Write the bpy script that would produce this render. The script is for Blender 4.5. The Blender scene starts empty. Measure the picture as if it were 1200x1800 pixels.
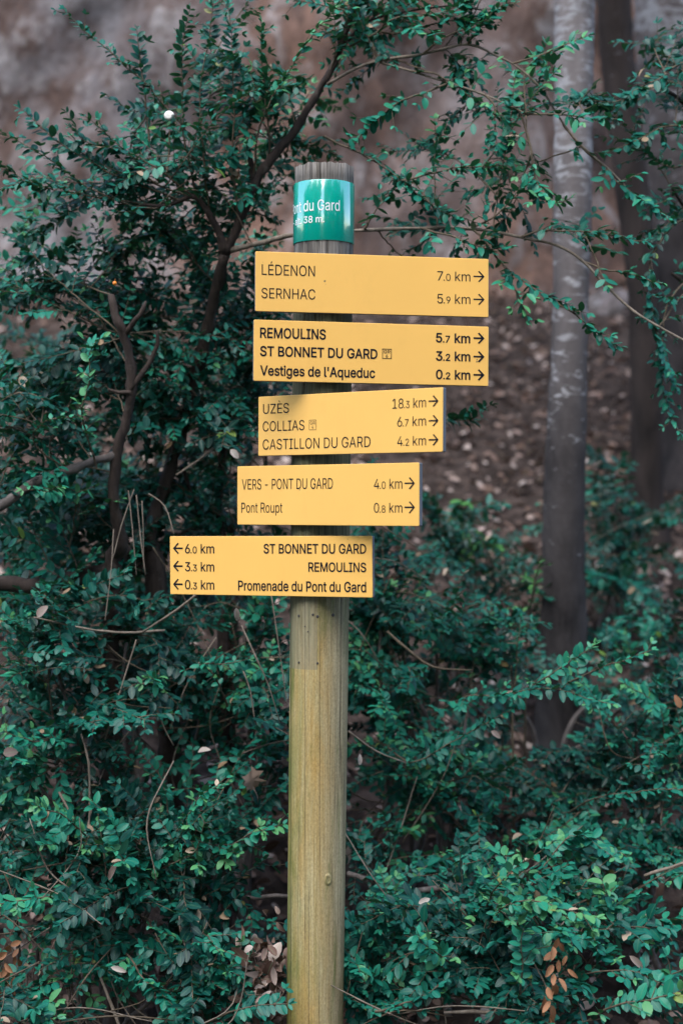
import bpy, bmesh, math, os
import numpy as np
from mathutils import Vector, Matrix, noise
from mathutils.geometry import delaunay_2d_cdt

sc = bpy.context.scene
# ------------------------------------------------------------------ camera
CAM_Z, S = 1.6, 2750.0            # 55 mm lens: 2750 photo pixels per unit of slope
cd = bpy.data.cameras.new("camera")
cd.sensor_fit = 'VERTICAL'; cd.sensor_height = 36.0; cd.sensor_width = 24.0; cd.lens = 55.0
cd.clip_start = 0.05; cd.clip_end = 400
cd.dof.use_dof = True; cd.dof.focus_distance = 3.12; cd.dof.aperture_fstop = 2.3; cd.dof.aperture_blades = 8
cam = bpy.data.objects.new("camera", cd); sc.collection.objects.link(cam)
cam.location = (0, 0, CAM_Z); cam.rotation_euler = (math.radians(90), 0, 0)
sc.camera = cam
# ------------------------------------------------------------------ light
SUN_EL, SUN_AZ = 56.0, 205.0      # azimuth: compass degrees clockwise from +Y (behind the camera, a little left)
w = bpy.data.worlds.new("World"); sc.world = w; w.use_nodes = True
nt = w.node_tree; bg = nt.nodes['Background']
sky = nt.nodes.new('ShaderNodeTexSky'); sky.sky_type = 'NISHITA'; sky.sun_disc = False
sky.sun_elevation = math.radians(SUN_EL); sky.sun_rotation = math.radians(SUN_AZ)
sky.altitude = 50; sky.air_density = 1.0; sky.dust_density = 1.0; sky.ozone_density = 1.0
nt.links.new(sky.outputs[0], bg.inputs[0]); bg.inputs[1].default_value = 0.15
sd = bpy.data.lights.new("sun", 'SUN'); sd.energy = 1.3; sd.angle = math.radians(58); sd.color = (1.0, 0.98, 0.95)
sun = bpy.data.objects.new("sun", sd); sc.collection.objects.link(sun)
_az, _el = math.radians(SUN_AZ), math.radians(SUN_EL)
_d = Vector((math.sin(_az) * math.cos(_el), math.cos(_az) * math.cos(_el), math.sin(_el)))   # towards the sun
sun.rotation_euler = _d.to_track_quat('Z', 'Y').to_euler()
sc.view_settings.view_transform = 'Standard'; sc.view_settings.look = 'None'
sc.view_settings.gamma = 1.0; sc.view_settings.exposure = 1.98
sc.cycles.max_bounces = 6; sc.cycles.transparent_max_bounces = 4

# ------------------------------------------------------------------ helpers
def P(px, py, Y):
    return np.array([(px - 600.0) / S * Y, Y, CAM_Z - (py - 900.0) / S * Y])

def ground_z(x, y):
    return 0.47 * max(0.0, y - 2.95) if y < 9.6 else 0.47 * 6.65

def link(o, parent=None):
    sc.collection.objects.link(o)
    if parent is not None: o.parent = parent
    return o

def tag(o, label=None, cat=None, group=None, kind=None):
    if label: o['label'] = label
    if cat: o['category'] = cat
    if group: o['group'] = group
    if kind: o['kind'] = kind
    return o

def empty(name, loc=(0, 0, 0)):
    o = bpy.data.objects.new(name, None); o.empty_display_size = .1
    link(o); o.location = loc
    return o

class Acc:
    """collects quads and triangles, builds ONE mesh object"""
    def __init__(s): s.v = []; s.q = []; s.t = []; s.a = []; s.n = 0
    def add(s, v, q=None, t=None, attr=None):
        v = np.asarray(v, dtype=np.float64).reshape(-1, 3)
        if q is not None and len(q): s.q.append(np.asarray(q, dtype=np.int64).reshape(-1, 4) + s.n)
        if t is not None and len(t): s.t.append(np.asarray(t, dtype=np.int64).reshape(-1, 3) + s.n)
        s.v.append(v)
        s.a.append(np.zeros((len(v), 3)) if attr is None else np.asarray(attr).reshape(-1, 3))
        s.n += len(v)
    def build(s, name, mats, parent=None, smooth=True, origin=None):
        V = np.concatenate(s.v)
        org = np.zeros(3) if origin is None else np.asarray(origin, dtype=float)
        V = V - org
        Q = np.concatenate(s.q) if s.q else np.zeros((0, 4), int)
        T = np.concatenate(s.t) if s.t else np.zeros((0, 3), int)
        me = bpy.data.meshes.new(name)
        me.vertices.add(len(V)); me.vertices.foreach_set("co", V.astype(np.float32).ravel())
        loops = np.concatenate([Q.ravel(), T.ravel()])
        me.loops.add(len(loops)); me.loops.foreach_set("vertex_index", loops.astype(np.int32))
        me.polygons.add(len(Q) + len(T))
        st = np.concatenate([np.arange(len(Q)) * 4, len(Q) * 4 + np.arange(len(T)) * 3])
        me.polygons.foreach_set("loop_start", st.astype(np.int32))
        me.polygons.foreach_set("use_smooth", np.full(len(Q) + len(T), bool(smooth)))
        at = me.attributes.new("tone", 'FLOAT_VECTOR', 'POINT')
        at.data.foreach_set("vector", np.concatenate(s.a).astype(np.float32).ravel())
        me.update(calc_edges=True); me.validate()
        for m in (mats if isinstance(mats, (list, tuple)) else [mats]): me.materials.append(m)
        o = bpy.data.objects.new(name, me); link(o, parent)
        o.location = org
        return o

def norm(v):
    v = np.asarray(v, float); n = np.linalg.norm(v, axis=-1, keepdims=True); n[n == 0] = 1
    return v / n

def resample(pts, step):
    """Catmull-Rom through pts (columns: x y z [radius]) at about `step` metres"""
    p = np.asarray(pts, float)
    if len(p) < 2: return p
    e = np.vstack([2 * p[0] - p[1], p, 2 * p[-1] - p[-2]])
    out = []
    for i in range(1, len(e) - 2):
        a, b, c, d = e[i - 1], e[i], e[i + 1], e[i + 2]
        n = max(1, int(np.ceil(np.linalg.norm((c - b)[:3]) / step)))
        t = (np.arange(n) / n)[:, None]
        out.append(.5 * (2 * b + (c - a) * t + (2 * a - 5 * b + 4 * c - d) * t ** 2 + (3 * b - a - 3 * c + d) * t ** 3))
    out.append(p[-1:])
    return np.vstack(out)

def tube(acc, pts, rad, sides=6, attr=(0, 0, 0), rough=0.0, rg=None, cap=True):
    p = np.asarray(pts, float); n = len(p); rad = np.broadcast_to(np.asarray(rad, float), (n,))
    T = norm(np.gradient(p, axis=0))
    N = np.zeros_like(p)
    ref = np.array([0, 0, 1.0]) if abs(T[0][2]) < .9 else np.array([1.0, 0, 0])
    cur = norm(np.cross(T[0], ref))
    for i in range(n):
        cur = cur - T[i] * np.dot(cur, T[i]); cur = cur / max(1e-9, np.linalg.norm(cur)); N[i] = cur
    B = np.cross(T, N)
    a = np.arange(sides) / sides * 2 * np.pi
    ring = N[:, None, :] * np.cos(a)[None, :, None] + B[:, None, :] * np.sin(a)[None, :, None]
    rr = rad[:, None] * np.ones((1, sides))
    if rough and rg is not None: rr = rr * (1 + rough * rg.normal(size=rr.shape))
    v = p[:, None, :] + ring * rr[:, :, None]
    i = np.arange(n - 1)[:, None] * sides; j = np.arange(sides)[None, :]; k = (j + 1) % sides
    q = np.stack([i + j, i + k, i + sides + k, i + sides + j], -1).reshape(-1, 4)
    v = v.reshape(-1, 3); t = []
    if cap:
        v = np.vstack([v, p[0] - T[0] * rad[0] * .3, p[-1] + T[-1] * rad[-1] * .5]); c0 = n * sides
        t = [[c0, (x + 1) % sides, x] for x in range(sides)] + [[c0 + 1, (n - 1) * sides + x, (n - 1) * sides + (x + 1) % sides] for x in range(sides)]
    acc.add(v, q, t, np.tile(attr, (len(v), 1)))

# ------------------------------------------------------------------ materials
def new_mat(name):
    m = bpy.data.materials.new(name); m.use_nodes = True
    return m, m.node_tree, m.node_tree.nodes['Principled BSDF']

def nd(t, kind, **kw):
    n = t.nodes.new(kind)
    for k, v in kw.items():
        if k.startswith('i_'): n.inputs[k[2:].replace('_', ' ')].default_value = v
        else: setattr(n, k, v)
    return n

def ramp(t, stops, interp='LINEAR'):
    r = t.nodes.new('ShaderNodeValToRGB'); e = r.color_ramp.elements; r.color_ramp.interpolation = interp
    while len(e) < len(stops): e.new(.5)
    for el, (p, c) in zip(e, stops): el.position = p; el.color = (*c, 1) if len(c) == 3 else c
    return r

def mapping(t, scale, coord='Object'):
    tc = t.nodes.new('ShaderNodeTexCoord'); mp = t.nodes.new('ShaderNodeMapping'); mp.inputs['Scale'].default_value = scale
    t.links.new(tc.outputs[coord], mp.inputs['Vector']); return mp

def noise_n(t, mp, scale, detail=6, rough=.6, dist=0.0):
    n = nd(t, 'ShaderNodeTexNoise', i_Scale=scale, i_Detail=detail, i_Roughness=rough, i_Distortion=dist)
    if mp is not None: t.links.new(mp.outputs[0], n.inputs['Vector'])
    return n

def mixc(t, fac, a, b, mode='MIX'):
    m = nd(t, 'ShaderNodeMix', data_type='RGBA', blend_type=mode)
    def put(sock, v):
        if isinstance(v, (tuple, list)): sock.default_value = (*v, 1) if len(v) == 3 else v
        elif isinstance(v, (int, float)): sock.default_value = v
        else: t.links.new(v, sock)
    put(m.inputs[0], fac); put(m.inputs[6], a); put(m.inputs[7], b)
    return m.outputs[2]

def bump(t, bs, h, strength=.4, dist=.01):
    b = nd(t, 'ShaderNodeBump', i_Strength=strength, i_Distance=dist); t.links.new(h, b.inputs['Height'])
    t.links.new(b.outputs[0], bs.inputs['Normal'])

def leaf_mat(name, stops, rough=.42, under=(.028, .105, .062), trans=.09, tcol=(.05, .20, .05)):
    m, t, bs = new_mat(name)
    at = nd(t, 'ShaderNodeAttribute', attribute_name='tone')
    sp = nd(t, 'ShaderNodeSeparateXYZ'); t.links.new(at.outputs['Vector'], sp.inputs[0])
    r = ramp(t, stops); t.links.new(sp.outputs[0], r.inputs[0])
    rib = ramp(t, [(.86, (0, 0, 0)), (.97, (1, 1, 1))]); t.links.new(sp.outputs[1], rib.inputs[0])
    ribm = nd(t, 'ShaderNodeMath', operation='MULTIPLY'); t.links.new(rib.outputs[0], ribm.inputs[0]); ribm.inputs[1].default_value = .28
    c = mixc(t, ribm.outputs[0], r.outputs[0], (.12, .24, .12))
    geo = nd(t, 'ShaderNodeNewGeometry')
    um = nd(t, 'ShaderNodeMath', operation='MULTIPLY'); t.links.new(geo.outputs['Backfacing'], um.inputs[0]); um.inputs[1].default_value = .55
    c2 = mixc(t, um.outputs[0], c, under)
    t.links.new(c2, bs.inputs['Base Color'])
    rr = nd(t, 'ShaderNodeMapRange', i_To_Min=rough, i_To_Max=rough + .25); t.links.new(geo.outputs['Backfacing'], rr.inputs[0])
    t.links.new(rr.outputs[0], bs.inputs['Roughness'])
    bs.inputs['Specular IOR Level'].default_value = .26
    tr = nd(t, 'ShaderNodeBsdfTranslucent'); tr.inputs[0].default_value = (*tcol, 1)
    ms = nd(t, 'ShaderNodeMixShader'); ms.inputs[0].default_value = trans
    t.links.new(bs.outputs[0], ms.inputs[1]); t.links.new(tr.outputs[0], ms.inputs[2])
    t.links.new(ms.outputs[0], t.nodes['Material Output'].inputs[0])
    return m

BOX = [(0.0, (.0012, .021, .017)), (.35, (.0025, .056, .043)), (.62, (.006, .128, .085)), (.85, (.017, .205, .118)), (.95, (.09, .26, .085)), (.962, (.15, .27, .05)), (.972, (.20, .12, .06)), (1.0, (.42, .33, .24))]
YOUNG = [(0.0, (.02, .10, .035)), (.5, (.04, .17, .05)), (1.0, (.10, .28, .06))]
BROAD = [(0.0, (.006, .045, .025)), (.5, (.015, .10, .045)), (1.0, (.04, .20, .06))]
DRY = [(0.0, (.036, .025, .021)), (.3, (.085, .060, .050)), (.6, (.165, .122, .104)), (.85, (.31, .24, .205)), (1.0, (.46, .40, .35))]
M_box = leaf_mat('box_leaf', BOX)
M_young = leaf_mat('young_leaf', YOUNG, .42)
M_broad = leaf_mat('broad_leaf', BROAD, .45)
M_dry = leaf_mat('dry_leaf', DRY, .75, (.24, .17, .12), .1, (.2, .1, .05))
M_litter = leaf_mat('slope_litter', [(0, (.024, .013, .009)), (.35, (.095, .052, .037)), (.65, (.19, .118, .092)), (.88, (.36, .27, .23)), (1, (.46, .38, .33))], .8, (.20, .14, .12), .08, (.2, .1, .05))
M_dryorange = leaf_mat('orange_dry_leaf', [(0, (.13, .055, .026)), (1, (.36, .17, .085))], .7, (.30, .17, .10), .1, (.3, .12, .04))

def bark_mat(name, lo, hi, pale, scale=18, stretch=.35, pale_at=.62, bumps=.5):
    m, t, bs = new_mat(name)
    mp = mapping(t, (1, 1, stretch))
    n = noise_n(t, mp, scale, 8, .65, .4); n2 = noise_n(t, mapping(t, (1, 1, 1)), scale * .55, 5, .6); n3 = noise_n(t, mapping(t, (1, 1, 1)), scale * 2.6, 4, .6)
    c = ramp(t, [(.3, lo), (.7, hi)]); t.links.new(n.outputs[0], c.inputs[0])
    f = ramp(t, [(pale_at, (0, 0, 0)), (pale_at + .1, (1, 1, 1))]); t.links.new(n2.outputs[0], f.inputs[0])
    f2 = nd(t, 'ShaderNodeMath', operation='MULTIPLY'); t.links.new(f.outputs[0], f2.inputs[0]); t.links.new(n3.outputs[0], f2.inputs[1])
    t.links.new(mixc(t, f2.outputs[0], c.outputs[0], pale), bs.inputs['Base Color'])
    bs.inputs['Roughness'].default_value = .85; bs.inputs['Specular IOR Level'].default_value = .25
    bump(t, bs, n.outputs[0], bumps, .006)
    return m
M_bark = bark_mat('dark_shrub_bark', (.018, .013, .011), (.07, .05, .04), (.13, .11, .095), 60, .3)
M_twig = bark_mat('twig_bark', (.055, .043, .030), (.16, .12, .08), (.25, .21, .16), 80, .3)
M_stem = bark_mat('pale_stem_bark', (.10, .08, .06), (.25, .20, .155), (.33, .29, .25), 70, .3)
M_stick = bark_mat('grey_stick_bark', (.05, .042, .038), (.16, .135, .12), (.25, .22, .2), 50, .3)

def trunk_mat(name, lo, hi, pale, amount, up=(2.4, 4.2)):
    """smooth grey bark with horizontal flecks of pale lichen"""
    m, t, bs = new_mat(name)
    n = noise_n(t, mapping(t, (1, 1, .45)), 6.5, 8, .70, .6)
    c = ramp(t, [(.34, lo), (.64, hi)]); t.links.new(n.outputs[0], c.inputs[0])
    n2 = noise_n(t, mapping(t, (1, 1, 2.4)), 17, 5, .62, .6); n4 = noise_n(t, mapping(t, (1, 1, 1)), 3.1, 3, .5)
    ad = nd(t, 'ShaderNodeMath', operation='ADD'); t.links.new(n2.outputs[0], ad.inputs[0])
    mu = nd(t, 'ShaderNodeMath', operation='MULTIPLY'); t.links.new(n4.outputs[0], mu.inputs[0]); mu.inputs[1].default_value = .5
    t.links.new(mu.outputs[0], ad.inputs[1])
    sp = nd(t, 'ShaderNodeSeparateXYZ'); tc = nd(t, 'ShaderNodeTexCoord'); t.links.new(tc.outputs['Object'], sp.inputs[0])
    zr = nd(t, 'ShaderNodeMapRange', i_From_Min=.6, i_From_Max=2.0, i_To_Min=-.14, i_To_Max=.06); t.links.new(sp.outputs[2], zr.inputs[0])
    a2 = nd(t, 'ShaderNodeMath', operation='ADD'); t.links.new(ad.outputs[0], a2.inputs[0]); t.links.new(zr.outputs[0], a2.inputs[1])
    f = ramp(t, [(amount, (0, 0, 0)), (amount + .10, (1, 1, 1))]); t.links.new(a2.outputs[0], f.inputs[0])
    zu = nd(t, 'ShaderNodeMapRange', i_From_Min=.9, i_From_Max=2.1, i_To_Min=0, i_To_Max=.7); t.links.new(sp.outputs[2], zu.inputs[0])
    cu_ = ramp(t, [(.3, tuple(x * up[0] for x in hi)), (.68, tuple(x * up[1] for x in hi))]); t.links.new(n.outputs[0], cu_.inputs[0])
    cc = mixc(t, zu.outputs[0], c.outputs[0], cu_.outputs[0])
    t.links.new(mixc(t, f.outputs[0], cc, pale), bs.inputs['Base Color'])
    bs.inputs['Roughness'].default_value = .88; bs.inputs['Specular IOR Level'].default_value = .2
    bump(t, bs, n2.outputs[0], .35, .006)
    return m
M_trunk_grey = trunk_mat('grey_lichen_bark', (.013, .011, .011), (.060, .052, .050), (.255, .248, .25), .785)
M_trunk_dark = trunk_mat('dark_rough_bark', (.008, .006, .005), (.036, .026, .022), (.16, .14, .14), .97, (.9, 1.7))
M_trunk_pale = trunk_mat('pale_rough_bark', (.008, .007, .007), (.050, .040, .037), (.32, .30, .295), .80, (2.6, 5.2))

def ground_mat():
    m, t, bs = new_mat('forest_soil')
    n = noise_n(t, mapping(t, (1, 1, 1)), 9, 10, .7); v = nd(t, 'ShaderNodeTexVoronoi', i_Scale=26.0); t.links.new(mapping(t, (1, 1, 1)).outputs[0], v.inputs['Vector'])
    c = ramp(t, [(.3, (.013, .009, .007)), (.55, (.036, .026, .021)), (.75, (.085, .066, .055))]); t.links.new(n.outputs[0], c.inputs[0])
    sc_ = nd(t, 'ShaderNodeSeparateColor'); t.links.new(v.outputs['Color'], sc_.inputs[0])
    f = ramp(t, [(.5, (0, 0, 0)), (.9, (1, 1, 1))]); t.links.new(sc_.outputs[0], f.inputs[0])
    t.links.new(mixc(t, f.outputs[0], c.outputs[0], (.07, .05, .041)), bs.inputs['Base Color'])
    bs.inputs['Roughness'].default_value = .95; bs.inputs['Specular IOR Level'].default_value = .1
    bump(t, bs, n.outputs[0], .8, .03)
    return m

def rock_mat(name, grey, brown, dark, pale, scale=1.0):
    m, t, bs = new_mat(name)
    big = noise_n(t, mapping(t, (.7, .7, .5)), 1.1 * scale, 4, .55, .3)
    mid = noise_n(t, mapping(t, (1, 1, .85)), 4.6 * scale, 9, .72, .5)
    st = noise_n(t, mapping(t, (1.3, 1.3, .6)), 2.0 * scale, 8, .68, .4)
    fine = noise_n(t, mapping(t, (1, 1, 1)), 22 * scale, 6, .7)
    sx = nd(t, 'ShaderNodeSeparateXYZ'); t.links.new(mapping(t, (1, 1, 1)).outputs[0], sx.inputs[0])
    xr = nd(t, 'ShaderNodeMapRange', i_From_Min=-1.7, i_From_Max=.1, i_To_Min=-.12, i_To_Max=.12); t.links.new(sx.outputs[0], xr.inputs[0])
    xa = nd(t, 'ShaderNodeMath', operation='ADD'); t.links.new(xr.outputs[0], xa.inputs[0]); t.links.new(big.outputs[0], xa.inputs[1])
    c1 = ramp(t, [(.42, grey), (.60, brown)]); t.links.new(xa.outputs[0], c1.inputs[0])
    f1 = ramp(t, [(.40, (1, 1, 1)), (.58, (0, 0, 0))]); t.links.new(st.outputs[0], f1.inputs[0])
    c2 = mixc(t, f1.outputs[0], c1.outputs[0], dark)
    f2 = ramp(t, [(.52, (0, 0, 0)), (.66, (1, 1, 1))]); t.links.new(mid.outputs[0], f2.inputs[0])
    c3 = mixc(t, f2.outputs[0], c2, pale)
    f3 = ramp(t, [(.3, (.55, .55, .55)), (.7, (1.3, 1.3, 1.3))]); t.links.new(fine.outputs[0], f3.inputs[0])
    t.links.new(mixc(t, 1.0, c3, f3.outputs[0], 'MULTIPLY'), bs.inputs['Base Color'])
    bs.inputs['Roughness'].default_value = .95; bs.inputs['Specular IOR Level'].default_value = .1
    bump(t, bs, mid.outputs[0], .7, .08)
    return m
M_ground = ground_mat()
M_cliff = rock_mat('cliff_rock', (.172, .156, .156), (.180, .106, .078), (.080, .052, .042), (.26, .235, .225))
M_boulder = rock_mat('boulder_rock', (.25, .23, .23), (.22, .18, .17), (.12, .10, .09), (.36, .34, .33), 3)

# ------------------------------------------------------------------ setting: ground, slope, cliff
rng = np.random.default_rng(7)
def ground():
    xs = np.unique(np.concatenate([np.linspace(-60, -5, 12), np.linspace(-5, 5, 110), np.linspace(5, 60, 12)]))
    ys = np.unique(np.concatenate([np.linspace(-60, 1, 14), np.linspace(1, 10, 110), np.linspace(10, 40, 8)]))
    v = []
    for y in ys:
        for x in xs:
            z = ground_z(x, y)
            if y > 2.5: z += .05 * noise.noise(Vector((x * 1.7, y * 1.7, 0))) + .02 * noise.noise(Vector((x * 6, y * 6, 3)))
            v.append((x, y, z))
    nx, ny = len(xs), len(ys)
    i = np.arange(ny - 1)[:, None] * nx; j = np.arange(nx - 1)[None, :]
    q = np.stack([i + j, i + j + 1, i + nx + j + 1, i + nx + j], -1).reshape(-1, 4)
    a = Acc(); a.add(np.array(v), q); return tag(a.build('ground', M_ground), kind='structure')
ground()

def cliff():
    """rough rock face that closes the slope"""
    nx, nz = 240, 130
    X = np.linspace(-12, 12, nx); Z = np.linspace(1.2, 11, nz); v = []
    for z in Z:
        for x in X:
            p = Vector((x, z, 0))
            y = 9.2 + .10 * (z - 2.8) + .10 * abs(x) * .3
            y += .55 * noise.noise(Vector((x * .45, z * .35, 1.3))) + .25 * noise.noise(Vector((x * 1.3, z * 1.0, 5.1)))
            y += .12 * noise.noise(Vector((x * 3.2, z * 2.6, 9.7))) + .05 * noise.noise(Vector((x * 8, z * 7, 2.2)))
            v.append((x, y, z))
    i = np.arange(nz - 1)[:, None] * nx; j = np.arange(nx - 1)[None, :]
    q = np.stack([i + j, i + j + 1, i + nx + j + 1, i + nx + j], -1).reshape(-1, 4)
    # back of the cliff, so that it is solid
    n = len(v); v = v + [(-12, 15, 1.2), (12, 15, 1.2), (-12, 15, 11), (12, 15, 11)]
    tl, tr = (nz - 1) * nx, nz * nx - 1
    q = np.vstack([q, [[tl, tr, n + 3, n + 2], [n + 2, n + 3, n + 1, n]]])
    a = Acc(); a.add(np.array(v), q); return tag(a.build('cliff', M_cliff), kind='structure')
cliff()

# ------------------------------------------------------------------ leaves
YR = np.array([.16, .40, .68, .90]); XR = np.array([.34, .50, .44, .22])
def leaf_template():
    v = [(0, 0)]
    for y, x in zip(YR, XR): v += [(-x, y), (0, y), (x, y)]
    v += [(0, 1.0)]
    q, t = [], [[0, 2, 1], [0, 3, 2]]
    for r in range(3):
        b = 1 + r * 3
        q += [[b, b + 1, b + 4, b + 3], [b + 1, b + 2, b + 5, b + 4]]
    b = 10; t += [[b, b + 1, 13], [b + 1, b + 2, 13]]
    return np.array(v, float), np.array(q), np.array(t)
LT, LQ, LTT = leaf_template()
RIB = np.where(LT[:, 0] == 0, 1.0, 0.0)

def add_leaves(acc, pos, d, nrm, size, width, tone, curl, fold):
    pos, d, nrm = np.atleast_2d(pos), norm(np.atleast_2d(d)), np.atleast_2d(nrm)
    n = len(pos)
    if n == 0: return
    nrm = norm(nrm - d * np.sum(nrm * d, 1, keepdims=True))
    s = np.cross(d, nrm)
    x = LT[None, :, 0] * (size * width)[:, None]
    y = LT[None, :, 1] * size[:, None]
    z = (-curl[:, None] * LT[None, :, 1] ** 2 + fold[:, None] * (np.abs(LT[None, :, 0]) ** 1.2) * 1.1) * size[:, None]
    V = pos[:, None, :] + s[:, None, :] * x[..., None] + d[:, None, :] * y[..., None] + nrm[:, None, :] * z[..., None]
    m = len(LT); off = (np.arange(n) * m)[:, None, None]
    A = np.zeros((n, m, 3)); A[:, :, 0] = tone[:, None]; A[:, :, 1] = RIB[None, :]
    acc.add(V.reshape(-1, 3), (LQ[None] + off).reshape(-1, 4), (LTT[None] + off).reshape(-1, 3), A.reshape(-1, 3))

UPL = norm(np.array([0.0, -.35, .93]))

def unseen_shade_wood():
    # unseen leaf mass added to block low sky; gap shaped for the band's streak
    rg = np.random.default_rng(77); a = Acc(); n = 15000
    p = np.stack([rg.uniform(-17, 17, n), rg.uniform(-10.5, -5.5, n), rg.uniform(0, 9.5, n) ** 1.0], 1)
    p[:, 1] += np.abs(p[:, 0]) * .42
    az = np.degrees(np.arctan2(p[:, 0], -p[:, 1])) + 7 + 1.5 * np.sin(p[:, 2] * 1.3)
    clump = np.array([noise.noise(Vector(x * .35)) for x in p])
    k = (np.abs(az) > 9) & (clump > -.28) ; p = p[k]; n = len(p)
    add_leaves(a, p, rg.normal(size=(n, 3)), rg.normal(size=(n, 3)) + [0, .3, .8], rg.uniform(.45, .85, n), np.full(n, .62), rg.uniform(.1, .9, n), np.full(n, .15), np.full(n, .15))
    tag(a.build('unseen_shade_wood', M_broad), 'unseen mass of broad leaves added behind the camera to shade the low sky', 'unseen_shade_wood', kind='stuff')
unseen_shade_wood()

class Shrub:
    def __init__(s, name, label, base, seed, cat='shrub', leafmat=None, leaf=(.021, .029), width=.54, group=None):
        s.root = empty(name, tuple(base)); tag(s.root, label, cat, group); s.base = np.asarray(base, float)
        s.rg = np.random.default_rng(seed); s.leaves = Acc(); s.twigs = Acc(); s.nodes = []; s.mat = leafmat or M_box
        s.leaf = leaf; s.width = width; s.sz = (.85, 1.3); s.tone = (.10, .80); s.nl = 0; s.limbs = []
    def limb(s, pts, name='branch', mat=None, sides=9):
        """traced limb: (px, py, Y, radius)"""
        p = np.array([[*P(a, b, c), r] for a, b, c, r in pts]); return s.limb3(p, name, mat, sides)
    def limb3(s, p, name='branch', mat=None, sides=9):
        p = resample(p, .025); n = len(p)
        p[:, :3] += s.rg.normal(size=(n, 3)) * (p[:, 3:4] * .10)
        a = Acc(); tube(a, p[:, :3], p[:, 3] * (1 + .10 * s.rg.normal(size=n)), sides, rough=.05, rg=s.rg)
        s.limbs.append((a, name, mat or M_bark))
        s.nodes += [(*q[:3], q[3]) for q in p[::3]]
        return p
    def twig(s, base, d, L, tone, droop=0.0, size=1.0, r=.0011):
        rg = s.rg; d = norm(d); n = 6
        t = np.linspace(0, 1, n)[:, None]
        bend = rg.normal(size=3) * .18 + np.array([0, 0, -droop])
        p = np.asarray(base) + d * L * t + bend * L * t ** 2
        tube(s.twigs, p, np.linspace(r, r * .45, n), 4, (tone, 0, 0), cap=False)
        s.leafpairs(p, L, tone, size)
    def leafpairs(s, p, L, tone, size=1.0, start=.10, gap=None):
        rg = s.rg; lm = np.mean(s.leaf); gap = gap or lm * rg.uniform(.40, .52)
        k = max(2, int(L * (1 - start) / gap)); f = np.linspace(start, 1, k)
        idx = f * (len(p) - 1); i0 = np.minimum(idx.astype(int), len(p) - 2); fr = (idx - i0)[:, None]
        pos = p[i0] * (1 - fr) + p[i0 + 1] * fr
        T = norm(p[i0 + 1] - p[i0])
        side = norm(np.cross(T, UPL + rg.normal(size=3) * .35)); upv = np.cross(side, T)
        roll = rg.normal(0, .35, k) + np.where(np.arange(k) % 2 == 0, 0, rg.uniform(.2, .9))
        sd = side * np.cos(roll)[:, None] + upv * np.sin(roll)[:, None]
        prof = np.minimum(1, .55 + 1.5 * f) * np.where(f > .75, 1 - (f - .75) * 1.7, 1)
        for sg in (1, -1):
            keep = rg.random(k) > .07
            m = keep.sum()
            if m == 0: continue
            dd = T * rg.uniform(.35, .8, (k, 1)) + sd * sg * .85 + rg.normal(size=(k, 3)) * .10 + np.array([0, 0, -.10])
            nn = UPL * .65 + upv * .6 + rg.normal(size=(k, 3)) * .20
            sz = rg.uniform(*s.leaf, k) * prof * size
            tn = np.clip(tone + rg.normal(0, .10, k) + np.where(f > .85, .12, 0), 0, .93)
            odd = rg.random(k); tn = np.where(odd > .988, rg.uniform(.96, 1, k), tn)
            add_leaves(s.leaves, pos[keep], dd[keep], nn[keep], sz[keep], (s.width * rg.uniform(.85, 1.15, k))[keep], tn[keep],
                       rg.uniform(-.02, .28, k)[keep], rg.uniform(-.15, .30, k)[keep])
            s.nl += m
        add_leaves(s.leaves, p[-1:], T[-1:] + rg.normal(size=(1, 3)) * .2, UPL[None] + rg.normal(size=(1, 3)) * .4, np.array([np.mean(s.leaf) * .6 * size]),
                   np.array([s.width]), np.array([min(.93, tone + .15)]), np.array([.1]), np.array([.2])); s.nl += 1
    def spray(s, p, r0=.0028, leafy=.3, tl=(.06, .15), step=.040, tone=None, size=None, droop=.1):
        """a leafy branch along 3-D points p, with side twigs"""
        rg = s.rg; p = resample(np.asarray(p, float)[:, :3], .015); n = len(p)
        p = p + np.cumsum(rg.normal(size=(n, 3)) * .0011, 0)
        seg = np.linalg.norm(np.diff(p, axis=0), axis=1); cum = np.concatenate([[0], np.cumsum(seg)]); L = cum[-1]
        tone = rg.uniform(*s.tone) if tone is None else tone; size = rg.uniform(*s.sz) if size is None else size
        tube(s.twigs, p, np.linspace(r0, .0008, n), 5, (tone, 0, 0), cap=False)
        s0 = leafy * L; x = s0; sgn = 1; side0 = rg.normal(size=3) * .4
        while x < L * .97:
            i = min(n - 2, int(np.searchsorted(cum, x))); T = norm(p[i + 1] - p[i])
            side = norm(np.cross(T, UPL + side0 + rg.normal(size=3) * .35)) * sgn
            f = (x - s0) / max(1e-6, L - s0)
            ln = rg.uniform(*tl) * (1 - .62 * f)
            s.twig(p[i], T * .65 + side * .8 + np.array([0, 0, .12]), max(.03, ln), np.clip(tone + rg.normal(0, .08), .03, .9), droop * rg.uniform(-.3, 1.6), size)
            sgn = -sgn; x += step * rg.uniform(.6, 1.4)
        s.nodes += [(*q, .002) for q in p[int(n * .25):int(n * .8):8]]
        i = int(np.searchsorted(cum, L * (1 - min(.6, 1 - leafy))))
        s.leafpairs(p[i:], L - cum[i], tone, size, .02)
    def traced(s, pts, **kw):
        s.spray([P(*q) for q in pts], **kw)
    def near(s, tgt, k=7):
        N = np.array(s.nodes)[:, :3]; d = np.linalg.norm(N - tgt, axis=1) + np.where(N[:, 2] > tgt[2] + .08, .35, 0) + np.where(N[:, 2] < tgt[2] - .9, .3, 0)
        d = d + np.where(d < .10, .5, 0)
        o = np.argsort(d)[:max(1, min(k, len(d)))]
        return N[s.rg.choice(o)]
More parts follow.
